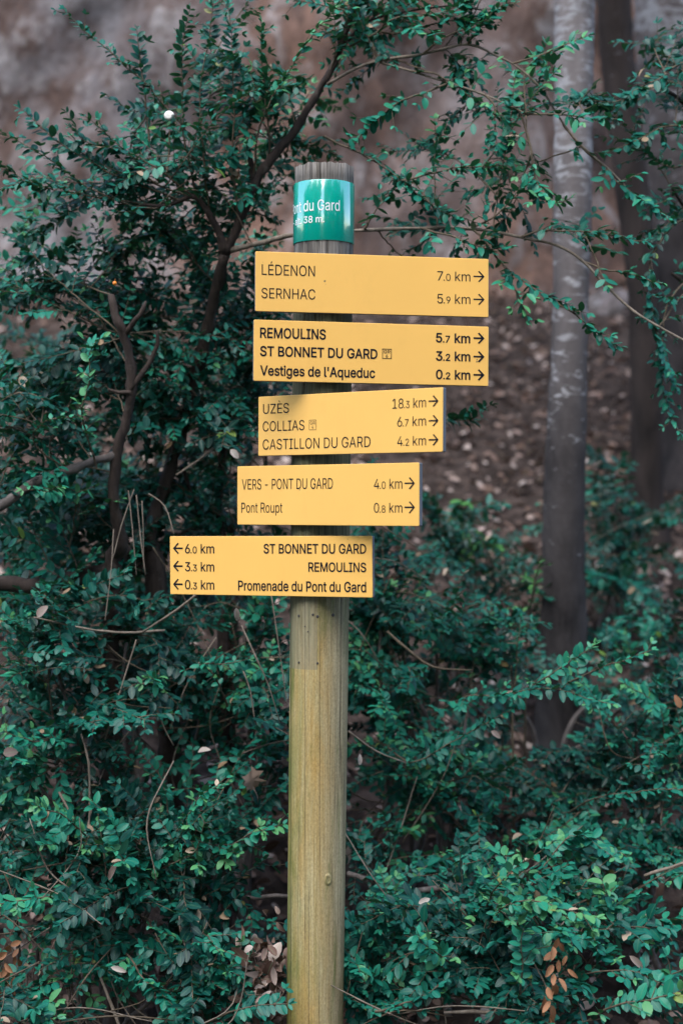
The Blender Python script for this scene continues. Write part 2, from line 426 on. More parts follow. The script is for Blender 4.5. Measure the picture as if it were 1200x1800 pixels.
    def blob(s, px, py, Y, rx, ry, rY, n, leafL=.36, dens=.62, **kw):
        """n leafy branches that end inside an ellipsoid of the crown"""
        rg = s.rg
        for _ in range(max(1, int(n * dens + .5))):
            while True:
                e = rg.uniform(-1, 1, 3)
                if e @ e < 1: break
            yy = Y + e[2] * rY
            tgt = P(px + e[0] * rx, py + e[1] * ry, yy)
            g = ground_z(tgt[0], tgt[1]) + .05
            tgt[2] = max(tgt[2], g)
            st = s.near(tgt)
            out = tgt - st; D = np.linalg.norm(out)
            if D < .22: tgt = tgt + norm(out / max(D, .01) + rg.normal(size=3) * .5 + np.array([0, -.15, .35])) * .16; out = tgt - st; D = np.linalg.norm(out)
            mid = st + out * .5 + np.array([0, 0, rg.uniform(.0, .20) * D]) + rg.normal(size=3) * .07 * D
            end = tgt + np.array([0, 0, -rg.uniform(-.02, .10) * D])
            s.spray([st, mid, end], r0=min(.004, .0014 + .002 * D), leafy=max(.12, 1 - leafL / max(D, .01)), **kw)
    def finish(s):
        for a, name, mat in s.limbs + [(s.twigs, 'twigs', M_twig), (s.leaves, 'foliage', s.mat)]:
            if a.v:
                o = a.build(name, mat, s.root, origin=s.base); o.location = (0, 0, 0)
        return s.root

#EOF_PART1
# ------------------------------------------------------------------ signpost
def wood_mat():
    m, t, bs = new_mat('weathered_post_wood')
    tc = nd(t, 'ShaderNodeTexCoord'); sp = nd(t, 'ShaderNodeSeparateXYZ'); t.links.new(tc.outputs['Object'], sp.inputs[0])
    grain = noise_n(t, mapping(t, (1, 1, .026)), 210, 7, .66, .5)
    wide = noise_n(t, mapping(t, (1, 1, .16)), 20, 7, .66, .6)
    blot = noise_n(t, mapping(t, (1, 1, .30)), 11, 8, .70, .5)
    base = ramp(t, [(.28, (.23, .185, .085)), (.46, (.39, .315, .150)), (.60, (.47, .39, .205)), (.75, (.56, .48, .29))]); t.links.new(grain.outputs[0], base.inputs[0])
    oc = ramp(t, [(.42, (0, 0, 0)), (.62, (.62, .62, .62))]); t.links.new(wide.outputs[0], oc.inputs[0])
    c = mixc(t, oc.outputs[0], base.outputs[0], (.44, .26, .065))
    # green algae: streaks and the two flanks
    ax = nd(t, 'ShaderNodeMath', operation='MULTIPLY'); t.links.new(sp.outputs[0], ax.inputs[0]); ax.inputs[1].default_value = -1.0
    fl = nd(t, 'ShaderNodeMapRange', i_From_Min=.010, i_From_Max=.054, i_To_Min=-.03, i_To_Max=.26); t.links.new(ax.outputs[0], fl.inputs[0])
    ga = nd(t, 'ShaderNodeMath', operation='ADD'); t.links.new(fl.outputs[0], ga.inputs[0]); t.links.new(blot.outputs[0], ga.inputs[1])
    gf = ramp(t, [(.50, (0, 0, 0)), (.80, (.75, .75, .75))]); t.links.new(ga.outputs[0], gf.inputs[0])
    c = mixc(t, gf.outputs[0], c, (.135, .165, .034))
    rg_ = nd(t, 'ShaderNodeMapRange', i_From_Min=.008, i_From_Max=.052, i_To_Max=.75); t.links.new(sp.outputs[0], rg_.inputs[0])
    gtan = ramp(t, [(.3, (.19, .155, .095)), (.7, (.44, .375, .245))]); t.links.new(grain.outputs[0], gtan.inputs[0])
    c = mixc(t, rg_.outputs[0], c, gtan.outputs[0])
    sk = noise_n(t, mapping(t, (1, 1, .55)), 330, 4, .7); skr = ramp(t, [(.3, (.72, .72, .70)), (.7, (1.22, 1.22, 1.2))]); t.links.new(sk.outputs[0], skr.inputs[0])
    c = mixc(t, 1.0, c, skr.outputs[0], 'MULTIPLY')
    pg = noise_n(t, mapping(t, (1, 1, .09)), 34, 5, .65, .3); pgr = ramp(t, [(.53, (0, 0, 0)), (.68, (.85, .85, .85))]); t.links.new(pg.outputs[0], pgr.inputs[0])
    c = mixc(t, pgr.outputs[0], c, (.085, .125, .022))
    # darker grey green above z = 1.5 (behind the boards), and between the boards
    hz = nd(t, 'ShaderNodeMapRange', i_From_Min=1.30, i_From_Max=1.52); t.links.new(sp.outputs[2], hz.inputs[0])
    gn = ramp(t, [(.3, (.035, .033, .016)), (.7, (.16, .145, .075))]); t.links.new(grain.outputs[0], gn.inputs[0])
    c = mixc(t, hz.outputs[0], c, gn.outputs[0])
    tp = nd(t, 'ShaderNodeMapRange', i_From_Min=1.98, i_From_Max=2.10); t.links.new(sp.outputs[2], tp.inputs[0])
    gy = ramp(t, [(.36, (.035, .031, .027)), (.64, (.24, .215, .185))]); t.links.new(grain.outputs[0], gy.inputs[0])
    c = mixc(t, tp.outputs[0], c, gy.outputs[0])
    # faded grey rectangle where an older plate was
    def box(lo, hi, out):
        a = nd(t, 'ShaderNodeMath', operation='GREATER_THAN'); t.links.new(out, a.inputs[0]); a.inputs[1].default_value = lo
        b = nd(t, 'ShaderNodeMath', operation='LESS_THAN'); t.links.new(out, b.inputs[0]); b.inputs[1].default_value = hi
        mm = nd(t, 'ShaderNodeMath', operation='MULTIPLY'); t.links.new(a.outputs[0], mm.inputs[0]); t.links.new(b.outputs[0], mm.inputs[1]); return mm.outputs[0]
    k1, k2 = box(-.050, .012, sp.outputs[0]), box(1.288, 1.46, sp.outputs[2])
    kk = nd(t, 'ShaderNodeMath', operation='MULTIPLY'); t.links.new(k1, kk.inputs[0]); t.links.new(k2, kk.inputs[1])
    k3 = nd(t, 'ShaderNodeMath', operation='MULTIPLY'); t.links.new(kk.outputs[0], k3.inputs[0]); k3.inputs[1].default_value = .6
    gp = ramp(t, [(.3, (.13, .115, .07)), (.7, (.30, .275, .19))]); t.links.new(grain.outputs[0], gp.inputs[0])
    c = mixc(t, k3.outputs[0], c, gp.outputs[0])
    # long thin drying cracks
    cr = noise_n(t, mapping(t, (1, 1, .010)), 62, 2, .45, .35)
    cf = ramp(t, [(.488, (0, 0, 0)), (.497, (1, 1, 1)), (.503, (1, 1, 1)), (.512, (0, 0, 0))]); t.links.new(cr.outputs[0], cf.inputs[0])
    br = noise_n(t, mapping(t, (1, 1, .16)), 14, 3, .5); bf = ramp(t, [(.47, (0, 0, 0)), (.55, (1, 1, 1))]); t.links.new(br.outputs[0], bf.inputs[0])
    cm = nd(t, 'ShaderNodeMath', operation='MULTIPLY'); t.links.new(cf.outputs[0], cm.inputs[0]); t.links.new(bf.outputs[0], cm.inputs[1])
    # the long drying cracks that run the whole length
    wv = noise_n(t, mapping(t, (0, 0, 1)), 5.5, 6, .62); wm = nd(t, 'ShaderNodeMath', operation='MULTIPLY_ADD'); t.links.new(wv.outputs[0], wm.inputs[0]); wm.inputs[1].default_value = .007; t.links.new(sp.outputs[0], wm.inputs[2])
    cur = cm.outputs[0]
    for k_, (x0_, wd) in enumerate(((-.0415, .0009), (-.0125, .0005), (-.0045, .0006), (.0165, .0006))):
        d_ = nd(t, 'ShaderNodeMath', operation='SUBTRACT'); t.links.new(wm.outputs[0], d_.inputs[0]); d_.inputs[1].default_value = x0_ + .0035
        a_ = nd(t, 'ShaderNodeMath', operation='ABSOLUTE'); t.links.new(d_.outputs[0], a_.inputs[0])
        m_ = nd(t, 'ShaderNodeMapRange', i_From_Min=wd * .4, i_From_Max=wd * 1.5, i_To_Min=1.0, i_To_Max=0.0); t.links.new(a_.outputs[0], m_.inputs[0])
        on = nd(t, 'ShaderNodeTexNoise', i_Scale=3.0, i_Detail=3.0); mpn = mapping(t, (0, 0, 1)); mpn.inputs['Location'].default_value = (k_ * 3.7, k_ * 1.9, k_ * .77); t.links.new(mpn.outputs[0], on.inputs['Vector'])
        onr = ramp(t, [(.40, (0, 0, 0)), (.50, (1, 1, 1))]); t.links.new(on.outputs[0], onr.inputs[0])
        mm_ = nd(t, 'ShaderNodeMath', operation='MULTIPLY'); t.links.new(m_.outputs[0], mm_.inputs[0]); t.links.new(onr.outputs[0], mm_.inputs[1])
        mx = nd(t, 'ShaderNodeMath', operation='MAXIMUM'); t.links.new(cur, mx.inputs[0]); t.links.new(mm_.outputs[0], mx.inputs[1]); cur = mx.outputs[0]
    cs = nd(t, 'ShaderNodeMath', operation='MULTIPLY'); t.links.new(cur, cs.inputs[0]); cs.inputs[1].default_value = .62
    c = mixc(t, cs.outputs[0], c, (.022, .017, .010))
    t.links.new(c, bs.inputs['Base Color'])
    bs.inputs['Roughness'].default_value = .82; bs.inputs['Specular IOR Level'].default_value = .25
    hh = nd(t, 'ShaderNodeMath', operation='SUBTRACT'); t.links.new(grain.outputs[0], hh.inputs[0]); t.links.new(cur, hh.inputs[1])
    bump(t, bs, hh.outputs[0], .5, .0025)
    return m
M_wood = wood_mat()

def paint(name, col, rough, spec=.5, speck=None, var=.06):
    m, t, bs = new_mat(name)
    n = noise_n(t, mapping(t, (1, 1, 1)), 5, 5, .6)
    a = tuple(min(1, x * (1 - var)) for x in col); b = tuple(min(1, x * (1 + var)) for x in col)
    r = ramp(t, [(.3, a), (.7, b)]); t.links.new(n.outputs[0], r.inputs[0]); c = r.outputs[0]
    if speck:
        n2 = noise_n(t, mapping(t, (1, 1, 1)), 62, 2, .5); f = ramp(t, [(.765, (0, 0, 0)), (.785, (1, 1, 1))]); t.links.new(n2.outputs[0], f.inputs[0])
        c = mixc(t, f.outputs[0], c, speck)
        n3 = noise_n(t, mapping(t, (1, 1, .4)), 14, 5, .7); f3 = ramp(t, [(.56, (0, 0, 0)), (.80, (.22, .22, .22))]); t.links.new(n3.outputs[0], f3.inputs[0])
        c = mixc(t, f3.outputs[0], c, tuple(x * .72 for x in col))
    t.links.new(c, bs.inputs['Base Color']); bs.inputs['Roughness'].default_value = rough; bs.inputs['Specular IOR Level'].default_value = spec
    return m
M_yellow = paint('yellow_enamel', (.89, .505, .122), .42, .4, (.22, .15, .07), .03)
M_core = paint('grey_board_core', (.13, .145, .17), .6, .4, None, .2)
M_ink = paint('dark_blue_ink', (.006, .008, .016), .7, .1, None, .1)
M_green = paint('green_enamel', (.0, .36, .26), .17, 1.0, None, .03); M_green.node_tree.nodes['Principled BSDF'].inputs['Coat Weight'].default_value = .8; M_green.node_tree.nodes['Principled BSDF'].inputs['Coat Roughness'].default_value = .06; M_green.node_tree.nodes['Principled BSDF'].inputs['Coat IOR'].default_value = 2.0
M_white = paint('white_ink', (.80, .84, .82), .4, .4)
M_nail = paint('rusty_nail', (.045, .038, .034), .55, .5, None, .3)

post_root = empty('direction_signpost', (0, 0, 0))
tag(post_root, 'round wooden trail signpost carrying five yellow direction boards and a green name band', 'signpost')
A_top = P(570, 296, 3.15); A_bot = P(553.5, 1800, 3.15)
ax_d = norm(A_top - A_bot)
A_gnd = A_bot - ax_d * ((A_bot[2] + .25) / ax_d[2])
def axis_at(z): return A_gnd + ax_d * ((z - A_gnd[2]) / ax_d[2])
post_root.location = tuple(axis_at(0.0))
ORG = axis_at(0.0)
R_POST = .0592

def build_post():
    rg = np.random.default_rng(3)
    zs = np.concatenate([np.linspace(-.25, 2.06, 130), np.linspace(2.065, A_top[2], 10)]); n = 144
    th = np.arange(n) / n * 2 * np.pi
    edge = .0050 * np.array([noise.noise(Vector((math.cos(a) * 5, math.sin(a) * 5, 7.0))) for a in th]) + np.where(rg.random(n) > .90, -.005 * rg.random(n), 0)
    cr = np.where(rg.random(n) > .93, rg.uniform(.001, .0028, n), 0)
    v = []
    for k, z in enumerate(zs):
        c = axis_at(z); top = max(0, (z - 2.05) / (A_top[2] - 2.05))
        for i, a in enumerate(th):
            r = R_POST + .0010 * noise.noise(Vector((math.cos(a) * 1.4, math.sin(a) * 1.4, z * 1.3))) + .0005 * noise.noise(Vector((math.cos(a) * 7, math.sin(a) * 7, z * .7)))
            r -= .0022 * max(0, (1.4 - z)) / .85
            r -= cr[i] * (1.0 if (top > 0 or noise.noise(Vector((i * .37, z * 1.1, 4))) > .15) else 0)
            p = c + np.array([math.cos(a), math.sin(a), 0]) * r
            if top > 0: p = p + ax_d * edge[i] * top ** 2
            v.append(p)
    m = len(zs); i = np.arange(m - 1)[:, None] * n; j = np.arange(n)[None, :]; k = (j + 1) % n
    q = np.stack([i + j, i + k, i + n + k, i + n + j], -1).reshape(-1, 4)
    v.append(axis_at(A_top[2] - .006)); c0 = len(v) - 1
    t = [[c0, (m - 1) * n + x, (m - 1) * n + (x + 1) % n] for x in range(n)]
    a = Acc(); a.add(np.array(v), q, t)
    # object origin stays at x, y = 0 of the axis foot so that the grain follows the post
    o = a.build('post', M_wood, post_root, origin=ORG); o.location = (0, 0, 0)
    return o
post = build_post()
def post_part(acc, name, mats, parent=None, smooth=False):
    o = acc.build(name, mats, post_root if parent is None else parent, smooth, origin=ORG); o.location = (0, 0, 0); return o

# nails and an old knot in the post
def on_post(px, py):
    """point of the post's surface behind photo pixel (px, py)"""
    z = P(px, py, 3.1)[2]; c = axis_at(z); x = P(px, py, 3.1)[0] - c[0]
    a = math.asin(max(-.95, min(.95, x / R_POST))); n = np.array([math.sin(a), -math.cos(a), 0.0]); return c + n * R_POST, n
def disc(acc, c, n, r, h, seg=10):
    n = norm(n); u = norm(np.cross(n, [0, 0, 1.0])); w_ = np.cross(n, u); th = np.arange(seg) / seg * 2 * np.pi
    ring = u[None] * np.cos(th)[:, None] + w_[None] * np.sin(th)[:, None]
    v = np.vstack([c - n * .004 + ring * r, c + n * h * .6 + ring * r, c + n * h + ring * r * .6, [c + n * h]])
    q = []; t = []
    for i in range(seg):
        j = (i + 1) % seg
        q += [[i, j, seg + j, seg + i], [seg + i, seg + j, 2 * seg + j, 2 * seg + i]]; t.append([2 * seg + i, 2 * seg + j, 3 * seg])
    acc.add(v, q, t)
for (nx_, ny_, r) in [(525, 1083, .0036), (550, 1080, .0034), (558, 1083, .0042), (585, 1081, .0046), (525, 1165, .003), (558, 1165, .0034), (541, 1110, .002), (536, 1101, .0018)]:
    c, n = on_post(nx_, ny_); a = Acc(); disc(a, c, n, r * .72, .0010); o = post_part(a, 'nail', M_nail, post); o.location = (0, 0, 0)
def knot(px, py, r):
    c, n = on_post(px, py); a = Acc(); u = norm(np.cross(n, [0, 0, 1.0])); w_ = np.array([0, 0, 1.0])
    seg = 16; th = np.arange(seg) / seg * 2 * np.pi; prof = [(1.0, -.001), (.75, .0012), (.45, .0010), (.3, -.0004), (.12, .0006)]
    v = []
    for f, h in prof:
        for x in th: v.append(c + n * h + (u * math.cos(x) * .8 + w_ * math.sin(x) * 1.3) * r * f)
    v.append(c + n * .0004); q = []; t = []
    for k in range(len(prof) - 1):
        for i in range(seg): j = (i + 1) % seg; q.append([k * seg + i, k * seg + j, (k + 1) * seg + j, (k + 1) * seg + i])
    k = len(prof) - 1
    for i in range(seg): t.append([k * seg + i, k * seg + (i + 1) % seg, len(v) - 1])
    a.add(np.array(v), q, t); post_part(a, 'knot', M_wood, post, True)
knot(577, 1545, .010)

# ---- lettering
FONT = None
try:
    FONT = bpy.data.fonts.load(os.path.join(bpy.utils.system_resource('DATAFILES'), 'fonts', 'Inter.woff2'))
except Exception:
    FONT = None
def glyphs(txt, off=0.0):
    """flat triangles of a line of text at size 1 -> verts (n, 2), faces; `off` thickens the strokes outwards"""
    cu = bpy.data.curves.new('line', 'FONT'); cu.body = txt; cu.size = 10.0
    if FONT: cu.font = FONT
    o = bpy.data.objects.new('line', cu); sc.collection.objects.link(o)
    dg = bpy.context.evaluated_depsgraph_get(); cv = o.evaluated_get(dg).to_curve(dg)
    loops = []
    for sp in cv.splines:
        bp = sp.bezier_points; n = len(bp); pts = []
        for i in range(n):
            p, q = bp[i], bp[(i + 1) % n]; P0, P1, P2, P3 = (np.array(x[:2]) / 10 for x in (p.co, p.handle_right, q.handle_left, q.co))
            flat = abs(np.cross(P1 - P0, P3 - P0)) + abs(np.cross(P2 - P0, P3 - P0)) < 1e-6
            for t in ((0,) if flat else (0, .25, .5, .75)):
                pts.append(P0 * (1 - t) ** 3 + P1 * 3 * t * (1 - t) ** 2 + P2 * 3 * t * t * (1 - t) + P3 * t ** 3)
        pts = [x for i, x in enumerate(pts) if np.linalg.norm(x - pts[i - 1]) > 1e-5]
        if len(pts) > 2: loops.append(np.array(pts))
    bpy.data.objects.remove(o); bpy.data.curves.remove(cu)
    V, E = [], []
    for l in loops:
        n0 = len(V); V += [Vector(x) for x in l]; E += [(n0 + i, n0 + (i + 1) % len(l)) for i in range(len(l))]
    v, _, f, _, _, _ = delaunay_2d_cdt(V, E, [], 0, 1e-7)
    v = np.array([x[:2] for x in v]); keep = []
    for t in f:
        c = v[list(t)].mean(0); wn = 0
        for l in loops:                                   # winding number of the outlines round the triangle's centre
            x, y = l - c, np.roll(l, -1, 0) - c; cr = x[:, 0] * y[:, 1] - x[:, 1] * y[:, 0]
            wn += int(np.sum((x[:, 1] <= 0) & (y[:, 1] > 0) & (cr > 0))) - int(np.sum((x[:, 1] > 0) & (y[:, 1] <= 0) & (cr < 0)))
        if wn: keep.append(list(t))
    f = []
    for t in keep:
        p = v[t]; f.append(t if (p[1, 0] - p[0, 0]) * (p[2, 1] - p[0, 1]) - (p[1, 1] - p[0, 1]) * (p[2, 0] - p[0, 0]) > 0 else t[::-1])
    if off > 0:
        cnt = {}
        for t in f:
            for i in range(3): cnt[(t[i], t[(i + 1) % 3])] = 1
        be = [e for e in cnt if (e[1], e[0]) not in cnt]; out = {}; v = [tuple(x) for x in v]
        for i, j in be:
            d = Vector(v[j]) - Vector(v[i]); n = Vector((d.y, -d.x)).normalized()
            for k in (i, j): out.setdefault(k, []).append(n)
        new = {}
        for k, ns in out.items():
            m = sum(ns, Vector((0, 0))); m = m.normalized() if m.length > 1e-6 else ns[0]
            m = m / max(.5, m.dot(ns[0])); new[k] = len(v); v.append((v[k][0] + m.x * off, v[k][1] + m.y * off))
        f += [[j, i, new[i], new[j]] for i, j in be]; v = np.array(v)
    return v, f
_cap = {}
def cap_h(off):
    if off not in _cap: v, f = glyphs('H', off); _cap[off] = (v[:, 1].min(), v[:, 1].max())
    return _cap[off]
def line(txt, off=0.0):
    """a line of text; '7|.0| km' sets the part between bars smaller. Returns verts scaled to cap height 1, x from 0 to width"""
    V, F, x, n = [], [], 0.0, 0
    parts = txt.split('|'); lo, hi = cap_h(off)
    for i, p in enumerate(parts):
        k = .74 if i % 2 else 1.0
        v, f = glyphs(p.strip(), off); v = v.copy(); v[:, 1] -= lo; v = v * k
        if i: x += .26 if p.startswith(' ') else .035
        v[:, 0] += x - v[:, 0].min(); x = v[:, 0].max()
        V.append(v); F += [[q + n for q in g] for g in f]; n += len(v)
    V = np.vstack(V); V[:, 0] -= V[:, 0].min()
    return V / (hi - lo), F

class Board:
    def __init__(s, label, x0, x1, yl, yr, yaw, t=.011):
        a = math.radians(yaw); s.n = np.array([math.sin(a), -math.cos(a), 0.0]); s.t = t
        zc = P(0, (yl[0] + yl[1] + yr[0] + yr[1]) / 4, 3.06)[2]
        s.p0 = axis_at(zc) + s.n * (R_POST + .001 + t)            # a point of the front face
        s.n = norm(s.n)
        c = [s.hit(x0, yl[0]), s.hit(x0, yl[1]), s.hit(x1, yr[0]), s.hit(x1, yr[1])]
        L, R_ = (c[0] + c[1]) / 2, (c[2] + c[3]) / 2
        s.u = norm(R_ - L); s.v = np.cross(s.n, s.u); s.v = s.v if s.v[2] > 0 else -s.v
        s.c = (L + R_) / 2; s.W = np.linalg.norm(R_ - L); s.H = (np.linalg.norm(c[0] - c[1]) + np.linalg.norm(c[2] - c[3])) / 2
        print('board', label[:24], 'W %.3f H %.3f' % (s.W, s.H))
        s.build(label)
    def hit(s, px, py):
        o = np.array([0, 0, CAM_Z]); d = P(px, py, 1.0) - o
        return o + d * (np.dot(s.p0 - o, s.n) / np.dot(d, s.n))
    def uv(s, px, py):
        r = s.hit(px, py) - s.c; return np.dot(r, s.u), np.dot(r, s.v)
    def at(s, x, y, h): return s.c + s.u * x + s.v * y + s.n * h
    def build(s, label):
        a, t = Acc(), s.t; w_, h, b = s.W / 2, s.H / 2, .0012; r = .0022
        def loop(ins, hgt):
            o = []
            for cx, cy, a0 in ((w_ - r, h - r, 0), (-w_ + r, h - r, 90), (-w_ + r, -h + r, 180), (w_ - r, -h + r, 270)):
                for k in range(4):
                    q = math.radians(a0 + k * 30); o.append(s.at(cx + math.cos(q) * (r - ins), cy + math.sin(q) * (r - ins), hgt))
            return o
        n = 16
        core = loop(0, -t) + loop(0, -.0016); q = []
        for i in range(n): j = (i + 1) % n; q.append([i, j, n + j, n + i])
        a.add(np.array(core + [s.at(0, 0, -t)]), q, [[2 * n, (i + 1) % n, i] for i in range(n)])
        s.obj = post_part(a, 'direction_board', M_core); tag(s.obj, label)
        f = Acc(); q = []
        v = loop(0, -.0016) + loop(0, -.0007) + loop(.0007, 0)
        for k in range(2):
            for i in range(n): j = (i + 1) % n; q.append([k * n + i, k * n + j, (k + 1) * n + j, (k + 1) * n + i])
        f.add(np.array(v + [s.at(0, 0, 0)]), q, [[3 * n, 2 * n + i, 2 * n + (i + 1) % n] for i in range(n)])
        # sub-part: the enamelled face
        post_part(f, 'yellow_face', M_yellow, s.obj)
    def text(s, txt, x0, x1, y_base, y_cap, off=0.0):
        """fit a line between photo columns x0..x1; baseline / cap line given at its left end"""
        u0, v0 = s.uv(x0, y_base); u1, _ = s.uv(x1, y_base); _, v1 = s.uv(x0, y_cap)
        V, F = line(txt, off); kx = (u1 - u0) / V[:, 0].max(); ky = v1 - v0
        p = s.c + s.u * (u0 + V[:, 0:1] * kx) + s.v * (v0 + V[:, 1:2] * ky) + s.n * .0004
        a = Acc(); a.add(p, [f for f in F if len(f) == 4], [f for f in F if len(f) == 3])
        post_part(a, 'distance' if 'km' in txt else 'place_name', M_ink, s.obj)
    def arrow(s, x0, x1, y, left=False, wt=.0030):
        u0, v0 = s.uv(x0, y); u1, _ = s.uv(x1, y); a = Acc(); L = u1 - u0; hd = L * .48
        def bar(ax_, ay, bx, by, w1):
            d = np.array([bx - ax_, by - ay]); d /= np.linalg.norm(d); n = np.array([-d[1], d[0]]) * w1 / 2
            return [(ax_ + n[0], ay + n[1]), (ax_ - n[0], ay - n[1]), (bx - n[0], by - n[1]), (bx + n[0], by + n[1])]
        sg = -1 if left else 1; tip = u1 if not left else u0; tail = u0 if not left else u1
        k = wt * .62
        # outline of an arrow: shaft and chevron head, one polygon strip
        pts = bar(tail, v0, tip - sg * wt * .9, v0, wt) 
        up = [(tip - sg * hd, v0 + hd * .98 + k * .2), (tip - sg * hd - sg * wt * .9, v0 + hd * .98 - k * .6), (tip - sg * wt * 1.35, v0), (tip, v0)]
        dn = [(x, 2 * v0 - y_) for x, y_ in up]
        for i, quad in enumerate((pts, up, dn)):
            P3 = np.array([s.at(x, y_, .0004 + .00008 * i) for x, y_ in quad])
            nn = np.cross(P3[1] - P3[0], P3[2] - P3[0])
            a.add(P3, [[0, 1, 2, 3]] if nn @ s.n > 0 else [[3, 2, 1, 0]])
        post_part(a, 'arrow', M_ink, s.obj)
    def badge(s, x0, x1, y0, y1, num, wt, off):
        a0, b0 = s.uv(x0, y1); a1, b1 = s.uv(x1, y0); a = Acc(); k = wt
        def rect(p, q, r, t_): a.add(np.array([s.at(p, q, .0004), s.at(r, q, .0004), s.at(r, t_, .0004), s.at(p, t_, .0004)]), [[0, 1, 2, 3]])
        rect(a0, b0, a1, b0 + k); rect(a0, b1 - k, a1, b1); rect(a0, b0 + k, a0 + k, b1 - k); rect(a1 - k, b0 + k, a1, b1 - k)
        W, H = a1 - a0, b1 - b0
        for txt, fx0, fx1, fy0, fy1 in (('GR', .14, .86, .54, .86), (num, .38, .60, .12, .44)):
            V, F = line(txt, off); V = V.copy()
            V[:, 0] = a0 + W * (fx0 + (fx1 - fx0) * V[:, 0] / V[:, 0].max()); V[:, 1] = b0 + H * (fy0 + (fy1 - fy0) * V[:, 1])
            a.add(np.array([s.at(x, y, .0004) for x, y in V]), [f for f in F if len(f) == 4], [f for f in F if len(f) == 3])
        post_part(a, 'badge', M_ink, s.obj)

THIN, BOLD = 0.0, .018
b = Board('topmost yellow board reading LÉDENON and SERNHAC', 449, 858, (441, 547.5), (456, 557), 11)
b.text('LÉDENON', 460, 553.5, 483, 464.5, THIN); b.text('SERNHAC', 459.5, 554, 524, 506, THIN)
b.text('7|.0| km', 768, 826, 493, 476.5, THIN); b.text('5|.9| km', 768, 826, 533, 516.5, THIN)
b.arrow(831.5, 851, 485.7, wt=.0027); b.arrow(831.5, 851, 526, wt=.0027)
b = Board('second yellow board with bold lettering from REMOULINS to Vestiges de l\'Aqueduc', 446, 858, (562, 669), (574, 679), 11)
b.text('REMOULINS', 457, 572.5, 594, 575.5, BOLD); b.text('ST BONNET DU GARD', 457, 663, 626, 608, BOLD); b.text("Vestiges de l'Aqueduc", 457, 659, 660, 642, BOLD)
for k, (tx, yb, ya) in enumerate((('5|.7| km', 602, 594.3), ('3|.2| km', 634, 626.8), ('0|.2| km', 666.5, 658.8))):
    b.text(tx, 765.5, 826, yb, yb - 17, BOLD); b.arrow(831.5, 851, ya, wt=.0036)
b.badge(671.3, 688, 613.3, 630.5, '6', .0013, .01)
b = Board('third yellow board reading UZÈS, COLLIAS and CASTILLON DU GARD', 454, 777.5, (697.5, 801.5), (681, 794), -37)
b.text('UZÈS', 462.5, 508, 727.5, 710.5, THIN); b.text('COLLIAS', 462, 535, 758.5, 741, THIN); b.text('CASTILLON DU GARD', 462, 651, 790.5, 772.5, THIN)
b.text('18|.3| km', 689.5, 748.5, 718.5, 701.3, THIN); b.text('6|.7| km', 698, 748.5, 750, 733, THIN); b.text('4|.2| km', 698, 748.5, 784, 767.3, THIN)
for ya in (705.3, 739.7, 773.3): b.arrow(753, 770.5, ya, wt=.0028)
b.badge(543.3, 556, 737.8, 756, '4', .0008, -.02)
b = Board('fourth yellow board reading VERS - PONT DU GARD and Pont Roupt', 417, 736, (820, 922), (813, 925), -37)
b.text('VERS - PONT DU GARD', 425.5, 585, 860.5, 842.5, THIN); b.text('Pont Roupt', 424.5, 496.5, 901, 883.5, THIN)
b.text('4|.0| km', 657, 707, 859.5, 842, THIN); b.text('0|.8| km', 657, 707, 901, 884, THIN)
for ya in (849.5, 891.7): b.arrow(711, 729, ya, wt=.0028)

b = Board('lowest yellow board with arrows pointing left and Promenade du Pont du Gard', 299, 654, (942.3, 1045), (942.5, 1050), -26)
b.text('ST BONNET DU GARD', 463.5, 643.5, 973, 956, BOLD * .8); b.text('REMOULINS', 542, 643.5, 1005, 988.3, BOLD * .8); b.text('Promenade du Pont du Gard', 418.8, 643.5, 1038, 1020.3, BOLD * .8)
for tx, yb, ya in (('6|.0| km', 972.8, 963.8), ('3|.3| km', 1004.3, 995), ('0|.3| km', 1035.8, 1026.8)):
    b.text(tx, 325.5, 377, yb, yb - 16.5, BOLD * .5); b.arrow(304.5, 321.5, ya, True, wt=.0034)


# ---- green band with white lettering
def band():
    R = R_POST + .0022; z0, z1 = P(0, 421.5, 3.088)[2], P(0, 314.5, 3.088)[2]; n = 96
    th = np.arange(n) / n * 2 * np.pi; v = []
    rows = [(R - .004, z0), (R - .0004, z0), (R, z0 + .0008), (R, z1 - .0008), (R - .0004, z1), (R - .004, z1)]
    for r, z in rows:
        c = axis_at(z)
        for a in th: v.append(c + np.array([math.cos(a), math.sin(a), 0]) * r)
    m = len(rows); i = np.arange(m - 1)[:, None] * n; j = np.arange(n)[None, :]; k = (j + 1) % n
    q = np.stack([i + j, i + k, i + n + k, i + n + j], -1).reshape(-1, 4)
    a = Acc(); a.add(np.array(v), q); o = post_part(a, 'name_band', M_green, None, True)
    tag(o, 'glossy green band near the post top with white lettering')
    def wrap(txt, a0, a1, yb, yc, off, gap=1.0):
        V, F = line(txt, off); zb, zc = P(0, yb, 3.088)[2], P(0, yc, 3.088)[2]; pts = []
        for x, y in V:
            an = math.radians(a0 + (a1 - a0) * x / V[:, 0].max()); z = zb + (zc - zb) * y
            pts.append(axis_at(z) + np.array([math.sin(an), -math.cos(an), 0]) * (R + .0004))
        t = Acc(); t.add(np.array(pts), [f for f in F if len(f) == 4], [f for f in F if len(f) == 3]); post_part(t, 'lettering', M_white, o)
    wrap('Pont du Gard', -86, 31, 369.5, 350.5, .004); wrap('alt. 38 m.', -66, 2, 390.5, 378.5, .008); wrap('-', -79, -74, 390.5, 378.5, .01)
band()

